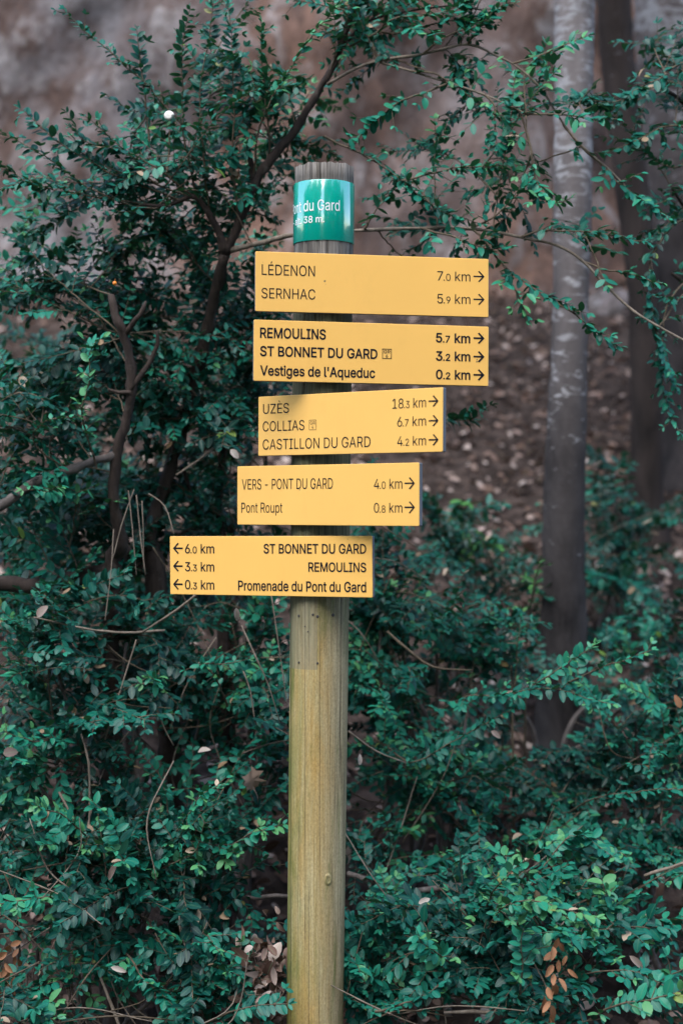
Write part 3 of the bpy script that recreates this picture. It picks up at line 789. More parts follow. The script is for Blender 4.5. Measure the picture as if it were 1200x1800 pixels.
# ------------------------------------------------------------------ trees
def tree(name, label, pts, mat, top=None, seed=1, rough=.03, group=None):
    """trunk traced in the photo, carried on above the picture with limbs and a loose crown"""
    rg = np.random.default_rng(seed); p = np.array([[*P(a, b, c), r] for a, b, c, r in pts])
    base = p[0, :3].copy(); base[2] = ground_z(base[0], base[1]) 
    p = np.vstack([[*(base - [0, 0, .25]), p[0, 3] * 1.35], p])
    root = empty(name, tuple(base)); tag(root, label, 'tree', group)
    q = resample(p, .04); a = Acc()
    rr = q[:, 3] * (1 + .03 * np.sin(np.arange(len(q)) * .33 + seed) + .02 * rg.normal(size=len(q)))
    zz = q[:, 2] - base[2]; rr = rr * (1 + .45 * np.exp(-np.maximum(zz, 0) / .12))
    tube(a, q[:, :3], rr, 28, rough=rough * .5, rg=rg)
    o = a.build('trunk', mat, root, origin=base); o.location = (0, 0, 0)
    if top:
        cr = Acc(); lv = Acc(); tip = q[-1, :3]
        for k in range(top):
            an = k * 2.4 + seed; st = q[-1 - (k % 4) * 6, :3]
            d = np.array([math.cos(an), math.sin(an) * .8, .75]); L = rg.uniform(.9, 1.5)
            pl = np.array([st, st + d * L * .5 + [0, 0, .1], st + d * L + rg.normal(size=3) * .15]); pl = resample(pl, .08)
            tube(cr, pl, np.linspace(q[-1, 3] * .5, .006, len(pl)), 6)
            for _ in range(90):
                c = pl[rg.integers(len(pl) // 3, len(pl))] + rg.normal(size=3) * .22; m = 8
                add_leaves(lv, c + rg.normal(size=(m, 3)) * .07, rg.normal(size=(m, 3)) + [0, 0, -.3], UPL + rg.normal(size=(m, 3)) * .5, rg.uniform(.05, .08, m), np.full(m, .5), rg.uniform(.1, .9, m), np.full(m, .15), np.full(m, .15))
        c = cr.build('limbs', mat, root, origin=base); c.location = (0, 0, 0)
        c = lv.build('crown', M_broad, root, origin=base); c.location = (0, 0, 0)
    return root
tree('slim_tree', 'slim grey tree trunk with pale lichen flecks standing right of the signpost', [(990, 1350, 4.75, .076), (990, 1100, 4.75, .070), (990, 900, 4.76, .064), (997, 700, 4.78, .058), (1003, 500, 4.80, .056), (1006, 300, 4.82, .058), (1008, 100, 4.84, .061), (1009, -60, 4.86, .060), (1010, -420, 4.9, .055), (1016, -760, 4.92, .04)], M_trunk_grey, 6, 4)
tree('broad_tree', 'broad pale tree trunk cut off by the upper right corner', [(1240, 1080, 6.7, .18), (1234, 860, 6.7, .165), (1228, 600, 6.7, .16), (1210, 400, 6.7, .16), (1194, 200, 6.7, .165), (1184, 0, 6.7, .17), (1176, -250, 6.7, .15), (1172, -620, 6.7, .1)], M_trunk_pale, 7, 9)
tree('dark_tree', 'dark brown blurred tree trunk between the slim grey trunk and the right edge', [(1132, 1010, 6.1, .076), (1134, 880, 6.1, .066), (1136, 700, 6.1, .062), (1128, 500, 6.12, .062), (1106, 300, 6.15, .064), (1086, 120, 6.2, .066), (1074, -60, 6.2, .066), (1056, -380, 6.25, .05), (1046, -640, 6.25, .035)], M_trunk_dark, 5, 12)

#EOF_PART2
# ------------------------------------------------------------------ shrubs
def foot(px, Y):
    x = (px - 600.0) / S * Y; return np.array([x, Y, ground_z(x, Y)])
def rooted(sh, pts):
    """traced limb that starts in the ground at the shrub's base"""
    p = np.array([[*P(a, b, c), r] for a, b, c, r in pts]); b = sh.base
    r0 = pts[0][3]
    return sh.limb3(np.vstack([[*(b - [0, 0, .08]), r0 * 1.3], p]), 'stem')

# --- tall shrub: dark trunk that forks left of the post's top, limbs over the whole upper picture
sh = Shrub('tall_box_shrub', 'tall box shrub with dark trunk forking behind the signpost top, thin limbs spreading overhead', foot(330, 3.86), 11); sh.sz = (.85, 1.2); sh.tone = (.25, .82)
rooted(sh, [(275, 1040, 3.84, .024), (262, 950, 3.82, .018), (300, 820, 3.8, .016), (342, 670, 3.74, .0145), (372, 545, 3.66, .0135), (395, 445, 3.58, .013)])
L = sh.limb
L([(395, 450, 3.58, .0125), (422, 385, 3.57, .0115), (446, 322, 3.56, .012), (485, 268, 3.55, .011), (520, 226, 3.55, .010), (556, 165, 3.55, .009), (590, 105, 3.56, .008), (612, 40, 3.57, .007), (636, -30, 3.58, .006)])
L([(446, 325, 3.56, .011), (441, 290, 3.55, .008), (435, 248, 3.54, .005)])
L([(396, 445, 3.58, .012), (382, 402, 3.56, .009), (346, 346, 3.54, .007), (318, 352, 3.53, .006), (290, 362, 3.52, .005), (245, 360, 3.50, .004)])
L([(405, 440, 3.58, 0.0068), (455, 428, 3.52, 0.0058), (505, 415, 3.46, 0.0048), (565, 409, 3.42, 0.0041), (630, 405, 3.42, 0.0039), (735, 401, 3.45, 0.0037), (830, 402, 3.48, 0.0034), (915, 417, 3.48, 0.0031), (980, 432, 3.47, 0.0031), (1022, 458, 3.45, 0.0031), (1062, 500, 3.44, 0.0029), (1110, 545, 3.43, 0.0026), (1150, 570, 3.42, 0.0024), (1215, 606, 3.4, 0.0020)], mat=M_stem)
L([(575, 148, 3.55, 0.0041), (612, 127, 3.54, 0.0037), (662, 107, 3.53, 0.0034), (742, 95, 3.52, 0.0031), (820, 78, 3.52, 0.0029), (868, 96, 3.52, 0.0027), (900, 112, 3.52, 0.0027), (942, 146, 3.52, 0.0026), (966, 180, 3.52, 0.0024), (990, 218, 3.52, 0.0023), (1022, 256, 3.52, 0.0020), (1076, 304, 3.52, 0.0019), (1120, 352, 3.5, 0.0014)], mat=M_stem)
L([(668, 110, 3.53, 0.0029), (722, 125, 3.52, 0.0027), (790, 146, 3.5, 0.0026), (850, 166, 3.49, 0.0024), (896, 187, 3.48, 0.0020), (914, 200, 3.48, 0.0019), (926, 242, 3.47, 0.0016), (936, 290, 3.46, 0.0014), (946, 335, 3.45, 0.0010)], mat=M_stem)
L([(600, 85, 3.56, 0.0041), (640, 42, 3.58, 0.0034), (700, 22, 3.6, 0.0027), (790, 10, 3.6, 0.0020)])
T = sh.traced
# sprays silhouetted against the cliff, upper left
T([(380, 300, 3.56), (330, 232, 3.54), (282, 172, 3.52), (250, 136, 3.5), (196, 92, 3.48), (146, 54, 3.47), (106, 17, 3.46)], leafy=.15, tl=(.02, .055), tone=.45)
T([(262, 250, 3.52), (252, 135, 3.5), (248, 95, 3.49), (243, 54, 3.48)], leafy=.1, tl=(.02, .05), tone=.45)
T([(345, 346, 3.54), (322, 250, 3.5), (316, 170, 3.48), (312, 110, 3.47), (326, 24, 3.46)], leafy=.15, tl=(.03, .07), tone=.5)
T([(370, 380, 3.56), (358, 270, 3.5), (352, 160, 3.48), (366, 70, 3.47), (376, -4, 3.46)], leafy=.2, tl=(.03, .07), tone=.42)
T([(420, 385, 3.56), (412, 280, 3.52), (414, 180, 3.5), (408, 80, 3.49), (400, 5, 3.48)], leafy=.15, tl=(.03, .07), tone=.5)
T([(446, 325, 3.56), (452, 230, 3.5), (472, 176, 3.47), (492, 140, 3.45), (522, 98, 3.44), (560, 46, 3.43), (604, 2, 3.42)], leafy=.2, tl=(.025, .06), tone=.82, size=1.2)
T([(470, 290, 3.56), (470, 200, 3.5), (465, 120, 3.48), (464, 40, 3.47)], leafy=.2, tl=(.025, .05), tone=.75)
T([(300, 362, 3.52), (240, 365, 3.5), (172, 341, 3.48), (100, 292, 3.46), (42, 259, 3.45), (-6, 230, 3.44)], leafy=.1, tl=(.03, .07), tone=.42)
T([(320, 352, 3.53), (210, 312, 3.5), (152, 282, 3.48), (110, 258, 3.47), (76, 226, 3.46), (46, 198, 3.45)], leafy=.15, tl=(.025, .06), tone=.4)
T([(340, 346, 3.54), (272, 322, 3.5), (232, 276, 3.48), (190, 236, 3.46), (154, 204, 3.45)], leafy=.15, tl=(.03, .06), tone=.5)
T([(290, 366, 3.52), (172, 346, 3.48), (102, 336, 3.46), (52, 321, 3.45), (-4, 284, 3.44)], leafy=.1, tl=(.03, .06), tone=.4)
T([(345, 350, 3.54), (240, 270, 3.5), (160, 250, 3.48), (120, 220, 3.46)], leafy=.2, tone=.45)
for q in ((400, 250, 3.58, 85, 90, .14, 9), (315, 300, 3.56, 80, 60, .14, 7), (350, 200, 3.56, 70, 60, .12, 4), (480, 160, 3.6, 70, 90, .14, 4), (430, 60, 3.62, 70, 50, .14, 2), (220, 340, 3.56, 100, 40, .14, 4), (420, 360, 3.66, 70, 70, .15, 5), (330, 420, 3.64, 130, 40, .2, 7), (230, 400, 3.66, 100, 40, .15, 4), (450, 330, 3.75, 60, 60, .1, 3), (540, 60, 3.6, 50, 60, .12, 2), (130, 380, 3.6, 90, 35, .15, 4)):
    sh.blob(*q, dens=.72)
sh.blob(520, 250, 3.95, 70, 60, .15, 5, tone=.72)
# upper right
for pts, kw in (
    ([(600, 85, 3.56), (650, 60, 3.54), (690, 30, 3.53), (760, 20, 3.52), (830, -5, 3.5)], dict(leafy=.1, tl=(.03, .08), tone=.5)),
    ([(640, 42, 3.58), (700, 60, 3.55), (760, 45, 3.53), (840, 30, 3.52), (900, 6, 3.5)], dict(leafy=.1, tl=(.03, .07), tone=.45)),
    ([(742, 95, 3.52), (790, 60, 3.5), (850, 40, 3.5), (880, 12, 3.5)], dict(leafy=.1, tl=(.03, .06))),
    ([(820, 78, 3.52), (840, 50, 3.5), (862, 20, 3.5)], dict(leafy=.1, tl=(.03, .06))),
    ([(900, 112, 3.52), (950, 98, 3.5), (985, 78, 3.49), (1028, 62, 3.48)], dict(leafy=.25, tl=(.02, .04), tone=.5)),
    ([(722, 125, 3.52), (770, 132, 3.5), (830, 170, 3.49), (870, 200, 3.48)], dict(leafy=.05, tl=(.02, .05), tone=.6)),
    ([(790, 146, 3.5), (740, 165, 3.48), (700, 178, 3.47), (650, 215, 3.46), (620, 250, 3.46)], dict(leafy=.1, tl=(.02, .05), tone=.5)),
    ([(850, 166, 3.49), (870, 190, 3.48), (868, 225, 3.47), (872, 262, 3.46)], dict(leafy=.1, tl=(.03, .06), tone=.45)),
    ([(896, 187, 3.48), (930, 200, 3.47), (975, 197, 3.46), (1040, 206, 3.45), (1090, 205, 3.44)], dict(leafy=.1, tl=(.03, .06), tone=.45)),
    ([(914, 200, 3.48), (926, 242, 3.47), (936, 290, 3.46), (946, 335, 3.45), (975, 360, 3.42), (1002, 352, 3.4)], dict(leafy=.15, tl=(.03, .06), tone=.78, size=1.15)),
    ([(990, 218, 3.52), (1022, 256, 3.5), (1076, 304, 3.5), (1130, 350, 3.5), (1180, 385, 3.48)], dict(leafy=.15, tl=(.02, .05), tone=.5)),
    ([(570, 240, 3.55), (622, 266, 3.5), (650, 282, 3.48), (700, 318, 3.46), (750, 360, 3.45), (800, 384, 3.44), (852, 396, 3.43)], dict(leafy=.15, tl=(.03, .055), tone=.45)),
    ([(700, 318, 3.46), (755, 305, 3.45), (820, 298, 3.45), (885, 298, 3.44)], dict(leafy=.2, tl=(.02, .05), tone=.45)),
    ([(640, 404, 3.42), (660, 375, 3.4), (676, 352, 3.39)], dict(leafy=.1, tl=(.02, .04), tone=.45)),
    ([(735, 401, 3.45), (780, 415, 3.42), (850, 440, 3.4), (900, 436, 3.4)], dict(leafy=.1, tl=(.02, .05), tone=.5)),
    ([(830, 402, 3.48), (870, 380, 3.46), (900, 350, 3.45), (925, 320, 3.45)], dict(leafy=.15, tl=(.03, .06), tone=.5)),
    ([(915, 417, 3.48), (960, 405, 3.46), (1040, 410, 3.45), (1140, 430, 3.44)], dict(leafy=.1, tl=(.03, .06), tone=.35)),
    ([(830, 402, 3.48), (862, 440, 3.46), (900, 480, 3.45), (960, 520, 3.44), (1000, 540, 3.44)], dict(leafy=.2, tl=(.02, .05), tone=.45)),
    ([(880, 478, 3.45), (900, 500, 3.42), (915, 530, 3.4), (925, 560, 3.4)], dict(leafy=.1, tl=(.02, .05), tone=.78)),
    ([(960, 520, 3.44), (1020, 560, 3.44), (1060, 590, 3.44), (1095, 606, 3.44)], dict(leafy=.3, tl=(.02, .04), tone=.5)),
    ([(1022, 458, 3.45), (1060, 470, 3.44), (1110, 480, 3.43), (1165, 500, 3.42)], dict(leafy=.2, tl=(.02, .05), tone=.5))):
    kw['tl'] = tuple(x * 1.6 for x in kw['tl']); kw.setdefault('size', 1.15); kw['tone'] = min(.84, kw.get('tone', .5) + .14); T(pts, **kw)
for q in ((690, 50, 3.62, 90, 50, .1, 9), (700, 180, 3.62, 60, 40, .08, 3), (900, 300, 3.56, 90, 50, .08, 4), (830, 25, 3.6, 60, 30, .1, 6), (620, 110, 3.66, 40, 60, .1, 4), (760, 250, 3.6, 80, 60, .08, 3), (990, 200, 3.56, 60, 30, .08, 4), (800, 350, 3.56, 70, 30, .08, 4), (890, 240, 3.56, 40, 40, .08, 2), (930, 330, 3.56, 50, 30, .08, 3), (790, 425, 3.55, 110, 18, .08, 3), (980, 420, 3.56, 70, 20, .08, 2)):
    sh.blob(*q, leafL=.24)
sh.finish()

# --- shrub that reaches in from the right edge
sh = Shrub('overhanging_shrub', 'box shrub reaching in from the right edge, its leafy arms hanging across the tree trunks', foot(1330, 4.1), 23)
rooted(sh, [(1330, 800, 4.05, .02), (1310, 500, 3.95, .016), (1270, 300, 3.85, .011), (1210, 190, 3.75, .007), (1150, 150, 3.65, .004)])
sh.limb([(1300, 470, 3.9, .009), (1240, 420, 3.8, .006), (1180, 330, 3.7, .004)])
sh.limb([(1318, 600, 3.95, .009), (1250, 540, 3.8, .006), (1180, 480, 3.7, .004)])
T = sh.traced
T([(1215, 165, 3.65), (1180, 145, 3.62), (1130, 160, 3.6), (1080, 180, 3.58), (1020, 175, 3.56)], leafy=.05, tl=(.03, .07), tone=.4)
T([(1225, 120, 3.65), (1195, 110, 3.62), (1150, 140, 3.6), (1100, 165, 3.58)], leafy=.05, tl=(.03, .07), tone=.38)
T([(1230, 230, 3.65), (1170, 225, 3.62), (1110, 250, 3.6), (1060, 268, 3.58)], leafy=.05, tl=(.03, .07), tone=.5)
T([(1225, 260, 3.7), (1190, 290, 3.66), (1150, 280, 3.64), (1110, 250, 3.62)], leafy=.05, tl=(.03, .06), tone=.7)
T([(1225, 380, 3.7), (1180, 400, 3.66), (1140, 455, 3.64), (1138, 540, 3.62), (1160, 620, 3.6), (1180, 680, 3.6)], leafy=.15, tl=(.02, .05), tone=.5)
T([(1225, 480, 3.7), (1180, 520, 3.66), (1165, 600, 3.64), (1170, 700, 3.62), (1195, 760, 3.6)], leafy=.15, tl=(.02, .05), tone=.5)
for q in ((1175, 170, 3.72, 45, 35, .12, 4), (1170, 270, 3.72, 50, 40, .12, 3), (1180, 400, 3.72, 45, 50, .12, 3), (1195, 520, 3.72, 30, 60, .12, 2)):
    sh.blob(*q, leafL=.26)
sh.finish()

# --- left shrub with the snapped bare stem
sh = Shrub('box_shrub', 'box shrub at the left with a bare snapped stem standing up through its leaves', foot(205, 3.66), 31)
rooted(sh, [(196, 1060, 3.64, .021), (212, 965, 3.6, .017), (200, 880, 3.56, .0135), (206, 800, 3.54, .012), (226, 722, 3.52, .0115), (232, 662, 3.5, .011), (219, 594, 3.49, .0105), (212, 574, 3.48, .0098), (203, 552, 3.48, .009), (195, 519, 3.48, .0078)])
L = sh.limb
L([(219, 590, 3.49, .007), (238, 562, 3.47, .0062), (252, 543, 3.46, .005), (256, 530, 3.46, .0035)])
L([(230, 684, 3.5, .007), (258, 645, 3.5, .006), (277, 605, 3.49, .005), (275, 582, 3.48, .003)])
L([(230, 690, 3.5, .005), (208, 690, 3.5, .004), (190, 684, 3.5, .003)])
L([(200, 800, 3.54, .0085), (162, 813, 3.52, .010), (118, 828, 3.5, .011), (60, 850, 3.48, .0105), (-20, 905, 3.45, .011)], mat=M_stick)
L([(222, 960, 3.64, .016), (190, 1003, 3.64, .019), (130, 1018, 3.64, .019), (60, 1030, 3.62, .018), (-30, 1022, 3.6, .016)])
for pts in ([(226, 862, 3.5, .0022), (233, 930, 3.48, .002), (240, 1010, 3.46, .0015)], [(240, 870, 3.5, .0022), (247, 940, 3.48, .0022), (256, 1010, 3.47, .0015)], [(250, 880, 3.5, .002), (252, 930, 3.49, .002), (253, 1000, 3.48, .0015)],
            [(262, 868, 3.5, .0026), (290, 890, 3.48, .0026), (306, 938, 3.46, .002)], [(200, 930, 3.5, .0024), (196, 1000, 3.48, .002), (185, 1090, 3.46, .0016)], [(236, 860, 3.52, .0024), (215, 920, 3.5, .0022), (198, 985, 3.48, .002)]):
    L([(x, y, Y, r * .62) for x, y, Y, r in pts], 'bare_twig', M_stem, 5)
T = sh.traced
T([(170, 822, 3.5), (150, 740, 3.42), (158, 680, 3.4), (165, 620, 3.38), (190, 600, 3.36)], leafy=.2, tl=(.015, .03), tone=.78, size=1.35)
T([(120, 828, 3.5), (60, 780, 3.44), (80, 740, 3.42), (130, 735, 3.4)], leafy=.3, tl=(.02, .05), tone=.7)
for q in ((60, 440, 3.7, 70, 35, .12, 5), (50, 540, 3.75, 80, 50, .15, 8), (110, 610, 3.66, 110, 60, .15, 11), (60, 700, 3.6, 90, 70, .15, 12), (40, 780, 3.56, 70, 60, .15, 7), (130, 790, 3.55, 100, 50, .12, 6), (290, 520, 3.85, 90, 80, .12, 9), (300, 640, 3.8, 90, 70, .15, 10), (300, 745, 3.75, 90, 60, .15, 10), (150, 480, 3.7, 90, 35, .15, 6), (170, 700, 3.8, 80, 60, .1, 6), (40, 940, 3.6, 60, 50, .12, 5), (60, 930, 4.0, 90, 70, .12, 9), (180, 900, 4.05, 90, 60, .12, 9), (290, 880, 4.05, 70, 60, .12, 8), (330, 1000, 4.0, 90, 50, .12, 8), (150, 980, 4.0, 90, 50, .1, 6), (170, 600, 3.9, 130, 90, .1, 10), (380, 960, 4.05, 60, 50, .1, 5), (280, 450, 3.9, 90, 60, .1, 7), (110, 900, 3.75, 90, 50, .1, 4), (200, 560, 3.85, 90, 60, .1, 5)):
    sh.blob(*q)
sh.finish()

# --- shrub right behind the post, left of the lower boards
sh = Shrub('box_shrub', 'box shrub filling the space close behind the signpost to the left of its middle boards', foot(395, 3.95), 37)
for a in ([(392, 1030, 3.95, .014), (385, 880, 3.92, .011), (400, 740, 3.9, .008), (430, 600, 3.88, .005)], [(410, 980, 3.95, .010), (350, 900, 3.9, .007), (320, 820, 3.88, .004)], [(400, 1000, 3.95, .010), (460, 880, 3.9, .006), (470, 760, 3.88, .004)]):
    rooted(sh, a)
sh.limb([(440, 690, 3.86, .004), (400, 760, 3.75, .004), (360, 800, 3.66, .003), (310, 835, 3.6, .002)], mat=M_stem)
for q in ((400, 520, 3.9, 60, 70, .12, 9), (430, 600, 3.9, 60, 60, .12, 9), (400, 690, 3.85, 70, 60, .15, 11), (340, 840, 3.85, 70, 50, .15, 7), (400, 780, 3.8, 60, 60, .15, 9), (370, 900, 3.85, 60, 50, .12, 6), (460, 480, 3.95, 60, 30, .12, 4), (300, 930, 3.9, 60, 40, .1, 3), (500, 720, 4.0, 60, 60, .1, 5), (460, 640, 3.95, 50, 50, .1, 4)):
    sh.blob(*q)
sh.finish()

def low_shrub(name, label, px, Y, seed, blobs, traced=(), stems=5, **kw):
    """many-stemmed bush: stems from one foot towards the blobs"""
    s_ = Shrub(name, label, foot(px, Y), seed, group={'low_box_bush': 'low box bushes around the post', 'far_bush': 'far bushes around the trees'}.get(name), **kw); rg = s_.rg
    if name == 'far_bush': s_.tone = (.05, .5)
    for k in range(stems):
        bx = blobs[k % len(blobs)]; t = P(bx[0] + rg.uniform(-.4, .4) * bx[3], bx[1] + bx[4] * rg.uniform(-.2, .6), bx[2])
        t[2] = max(t[2], ground_z(t[0], t[1]) + .08); b0 = s_.base + rg.normal(size=3) * [.05, .05, 0]; b0[2] = ground_z(b0[0], b0[1]) - .05
        m = (b0 + t) / 2 + np.array([0, 0, .10]) + rg.normal(size=3) * .04
        s_.limb3(np.array([[*b0, .010], [*m, .007], [*t, .003]]), 'stem', M_stick, 7)
    for q in blobs: s_.blob(*q)
    for k in range(7):
        q = blobs[rg.integers(len(blobs))]; a = P(q[0] + rg.uniform(-1, 1) * q[3], q[1] + rg.uniform(-.8, 1) * q[4], q[2] - rg.uniform(-.02, .16))
        d = norm(rg.normal(size=3) * [1, .3, .8]) * rg.uniform(.09, .2); bnd = rg.normal(size=3) * .03
        s_.limb3(np.array([[*(a - d), .0014], [*(a + bnd), .0017], [*(a + d), .0010]]), 'bare_twig', M_stem if k % 2 else M_twig, 5)
    for pts, k in traced: s_.traced(pts, **k)
    return s_

# --- dim thicket behind the left shrubs
sh = Shrub('thicket_shrub', 'shaded box shrub farthest back at the left, seen only through gaps between nearer stems', foot(230, 4.55), 39)
for a in ([(230, 1000, 4.55, .014), (150, 800, 4.5, .010), (110, 620, 4.45, .005)], [(240, 1000, 4.55, .014), (280, 800, 4.5, .010), (300, 640, 4.45, .005)], [(235, 1040, 4.55, .012), (380, 900, 4.5, .008), (450, 800, 4.45, .004)], [(225, 1040, 4.55, .012), (80, 960, 4.5, .008), (-20, 900, 4.45, .004)]):
    rooted(sh, a)
for q in ((60, 700, 4.5, 100, 90, .15, 12), (220, 720, 4.5, 100, 90, .15, 12), (400, 700, 4.5, 90, 90, .15, 10), (60, 900, 4.4, 100, 80, .15, 12), (230, 900, 4.4, 100, 80, .15, 12), (400, 900, 4.4, 90, 80, .15, 10), (100, 1080, 4.25, 120, 60, .12, 10), (300, 1080, 4.25, 110, 60, .12, 10), (440, 1060, 4.3, 60, 70, .12, 7), (280, 1200, 4.1, 160, 50, .1, 9), (120, 1220, 4.1, 100, 60, .1, 7)):
    sh.blob(*q, dens=.75, tone=.25, size=1.2)
sh.finish()

# --- lower left bushes
s_ = low_shrub('low_box_bush', 'low box bush in the left part of the picture under the thick dark horizontal stem', 180, 3.75, 41,
    [(60, 1120, 3.55, 90, 70, .15, 12), (190, 1120, 3.6, 90, 60, .15, 10), (60, 1230, 3.5, 90, 70, .15, 12), (140, 1330, 3.5, 80, 70, .15, 10), (50, 1380, 3.45, 70, 70, .15, 8), (300, 1110, 3.7, 80, 50, .15, 8), (190, 1220, 3.6, 60, 60, .15, 5), (120, 1040, 3.62, 90, 25, .1, 3), (80, 1300, 3.75, 110, 80, .1, 8), (240, 1260, 3.95, 90, 80, .08, 4), (30, 1120, 3.75, 60, 60, .1, 5)],
    [([(150, 1260, 3.5), (80, 1300, 3.4), (30, 1295, 3.36), (-5, 1280, 3.35)], dict(leafy=.2, tl=(.02, .05), tone=.75)),
     ([(60, 1180, 3.5), (30, 1190, 3.4), (12, 1200, 3.36)], dict(leafy=.1, tl=(.02, .04), tone=.75)),
     ([(145, 1340, 3.5), (105, 1310, 3.4), (90, 1290, 3.37)], dict(leafy=.2, tl=(.02, .04), tone=.7, size=1.2))])
s_.limb([(290, 1108, 3.5, .0028), (220, 1112, 3.46, .003), (150, 1105, 3.44, .0025), (60, 1085, 3.42, .0018)], 'bare_twig', M_stem, 5)
s_.limb([(345, 1045, 3.4, .003), (300, 1080, 3.42, .003), (250, 1112, 3.46, .0026)], 'bare_twig', M_stem, 5)
s_.limb([(143, 1290, 3.4, .0022), (156, 1340, 3.38, .0026), (158, 1420, 3.38, .0024), (155, 1488, 3.38, .002)], 'bare_twig', M_stem, 6)
s_.limb([(104, 1392, 3.4, .0026), (130, 1440, 3.38, .003), (168, 1500, 3.36, .0026)], 'bare_twig', M_stem, 6)
s_.limb([(210, 1265, 3.75, .012), (236, 1296, 3.7, .016), (246, 1340, 3.66, .016), (240, 1412, 3.62, .013)], 'stem', M_stick, 10)
s_.limb([(240, 1300, 3.72, .009), (275, 1335, 3.7, .010), (290, 1385, 3.68, .008)], 'stem', M_stick, 8)
s_.finish()
s_ = low_shrub('low_box_bush', 'box bush left of the post below the lowest board, bare twigs hanging in front', 430, 3.8, 43,
    [(420, 1120, 3.75, 70, 60, .12, 8), (350, 1160, 3.75, 70, 60, .12, 7), (440, 1230, 3.7, 60, 70, .15, 8), (330, 1260, 3.75, 70, 50, .12, 5), (460, 1340, 3.7, 50, 70, .12, 6), (380, 1350, 3.75, 60, 50, .1, 4)],
    [([(400, 1240, 3.6), (370, 1180, 3.45), (350, 1165, 3.42), (400, 1160, 3.38), (440, 1150, 3.36)], dict(leafy=.3, tl=(.02, .05), tone=.75)),
     ([(290, 1220, 3.6), (272, 1200, 3.44), (262, 1195, 3.42)], dict(leafy=.3, tl=(.015, .03), tone=.8, size=1.3))])
for pts in ([(425, 1100, 3.5, .0022), (445, 1145, 3.46, .0024), (470, 1200, 3.45, .0022), (492, 1270, 3.45, .0018)], [(428, 1180, 3.5, .002), (440, 1215, 3.48, .002), (448, 1270, 3.47, .0018)], [(470, 1000, 3.55, .002), (485, 1100, 3.5, .0018), (505, 1240, 3.48, .0016)],
            [(240, 1125, 3.45, .002), (210, 1220, 3.45, .0024), (185, 1300, 3.45, .002)], [(268, 1210, 3.5, .002), (285, 1270, 3.48, .002), (305, 1310, 3.47, .0015)], [(380, 1120, 3.6, .002), (330, 1200, 3.58, .002), (300, 1280, 3.56, .002)]):
    s_.limb([(x, y, Y, r * .75) for x, y, Y, r in pts], 'bare_twig', M_stem, 5)
s_.finish()
s_ = low_shrub('low_box_bush', 'leafy box bush at the lower left with pale sprays pointing up towards the post', 300, 3.55, 47,
    [(300, 1440, 3.45, 90, 50, .12, 9), (200, 1480, 3.42, 90, 60, .12, 10), (380, 1480, 3.45, 80, 50, .12, 9), (100, 1530, 3.38, 90, 60, .12, 9), (240, 1570, 3.38, 90, 60, .12, 11), (340, 1560, 3.4, 70, 60, .12, 7), (440, 1440, 3.5, 50, 40, .1, 4), (160, 1640, 3.34, 80, 50, .1, 6), (60, 1460, 3.5, 80, 60, .1, 7), (30, 1540, 3.45, 60, 60, .1, 5)],
    [([(280, 1500, 3.4), (330, 1440, 3.3), (362, 1400, 3.26), (400, 1388, 3.24)], dict(leafy=.2, tl=(.02, .04), tone=.8, size=1.15)),
     ([(360, 1520, 3.4), (405, 1490, 3.3), (450, 1462, 3.26), (500, 1452, 3.24)], dict(leafy=.15, tl=(.02, .04), tone=.85, size=1.15)),
     ([(230, 1560, 3.4), (310, 1520, 3.3), (350, 1500, 3.27), (365, 1450, 3.25)], dict(leafy=.2, tl=(.02, .05), tone=.75, size=1.1)),
     ([(150, 1580, 3.36), (90, 1580, 3.22), (40, 1590, 3.18), (-4, 1600, 3.16)], dict(leafy=.2, tl=(.02, .03), tone=.82, size=1.25)),
     ([(200, 1520, 3.4), (120, 1440, 3.26), (80, 1425, 3.22), (60, 1412, 3.2)], dict(leafy=.2, tl=(.02, .05), tone=.78, size=1.15)),
     ([(260, 1500, 3.4), (190, 1430, 3.3), (160, 1400, 3.27)], dict(leafy=.3, tl=(.02, .04), tone=.7))])
s_.finish()
s_ = low_shrub('low_box_bush', 'box bush at the bottom edge, left of the post beside the dry leaf heap', 330, 3.42, 53,
    [(330, 1680, 3.3, 80, 60, .1, 9), (400, 1640, 3.32, 60, 60, .1, 7), (270, 1740, 3.26, 70, 50, .1, 7), (380, 1780, 3.2, 60, 30, .08, 6), (310, 1800, 3.2, 60, 30, .08, 4)],
    [([(300, 1720, 3.3), (350, 1690, 3.2), (385, 1690, 3.16), (420, 1700, 3.12)], dict(leafy=.3, tl=(.02, .04), tone=.6, size=1.1)),
     ([(210, 1660, 3.3), (250, 1720, 3.2), (290, 1760, 3.14), (330, 1800, 3.1)], dict(leafy=.2, tl=(.02, .05), tone=.65, size=1.1)),
     ([(360, 1800, 3.15), (430, 1770, 3.08), (500, 1760, 3.05)], dict(leafy=.2, tl=(.02, .05), tone=.55, size=1.2))])
s_.finish()
s_ = low_shrub('low_box_bush', 'small box bush in the bottom left corner with bare brown stems under it', 60, 3.4, 59,
    [(60, 1640, 3.3, 70, 40, .08, 4), (30, 1560, 3.3, 60, 40, .08, 4), (110, 1790, 3.2, 70, 30, .06, 3), (20, 1770, 3.2, 40, 40, .06, 3), (190, 1790, 3.2, 50, 30, .06, 3)], stems=4)
for k in range(22):
    x = s_.rg.uniform(-10, 230); y = s_.rg.uniform(1640, 1700); Y = s_.rg.uniform(3.28, 3.45)
    s_.limb([(x, y, Y, .0012), (x + s_.rg.uniform(-20, 40), y + 70, Y - .02, .0016), (x + s_.rg.uniform(-30, 70), 1815, Y - .03, .0018)], 'bare_twig', M_stem, 5)
tf = Acc(); rg = s_.rg
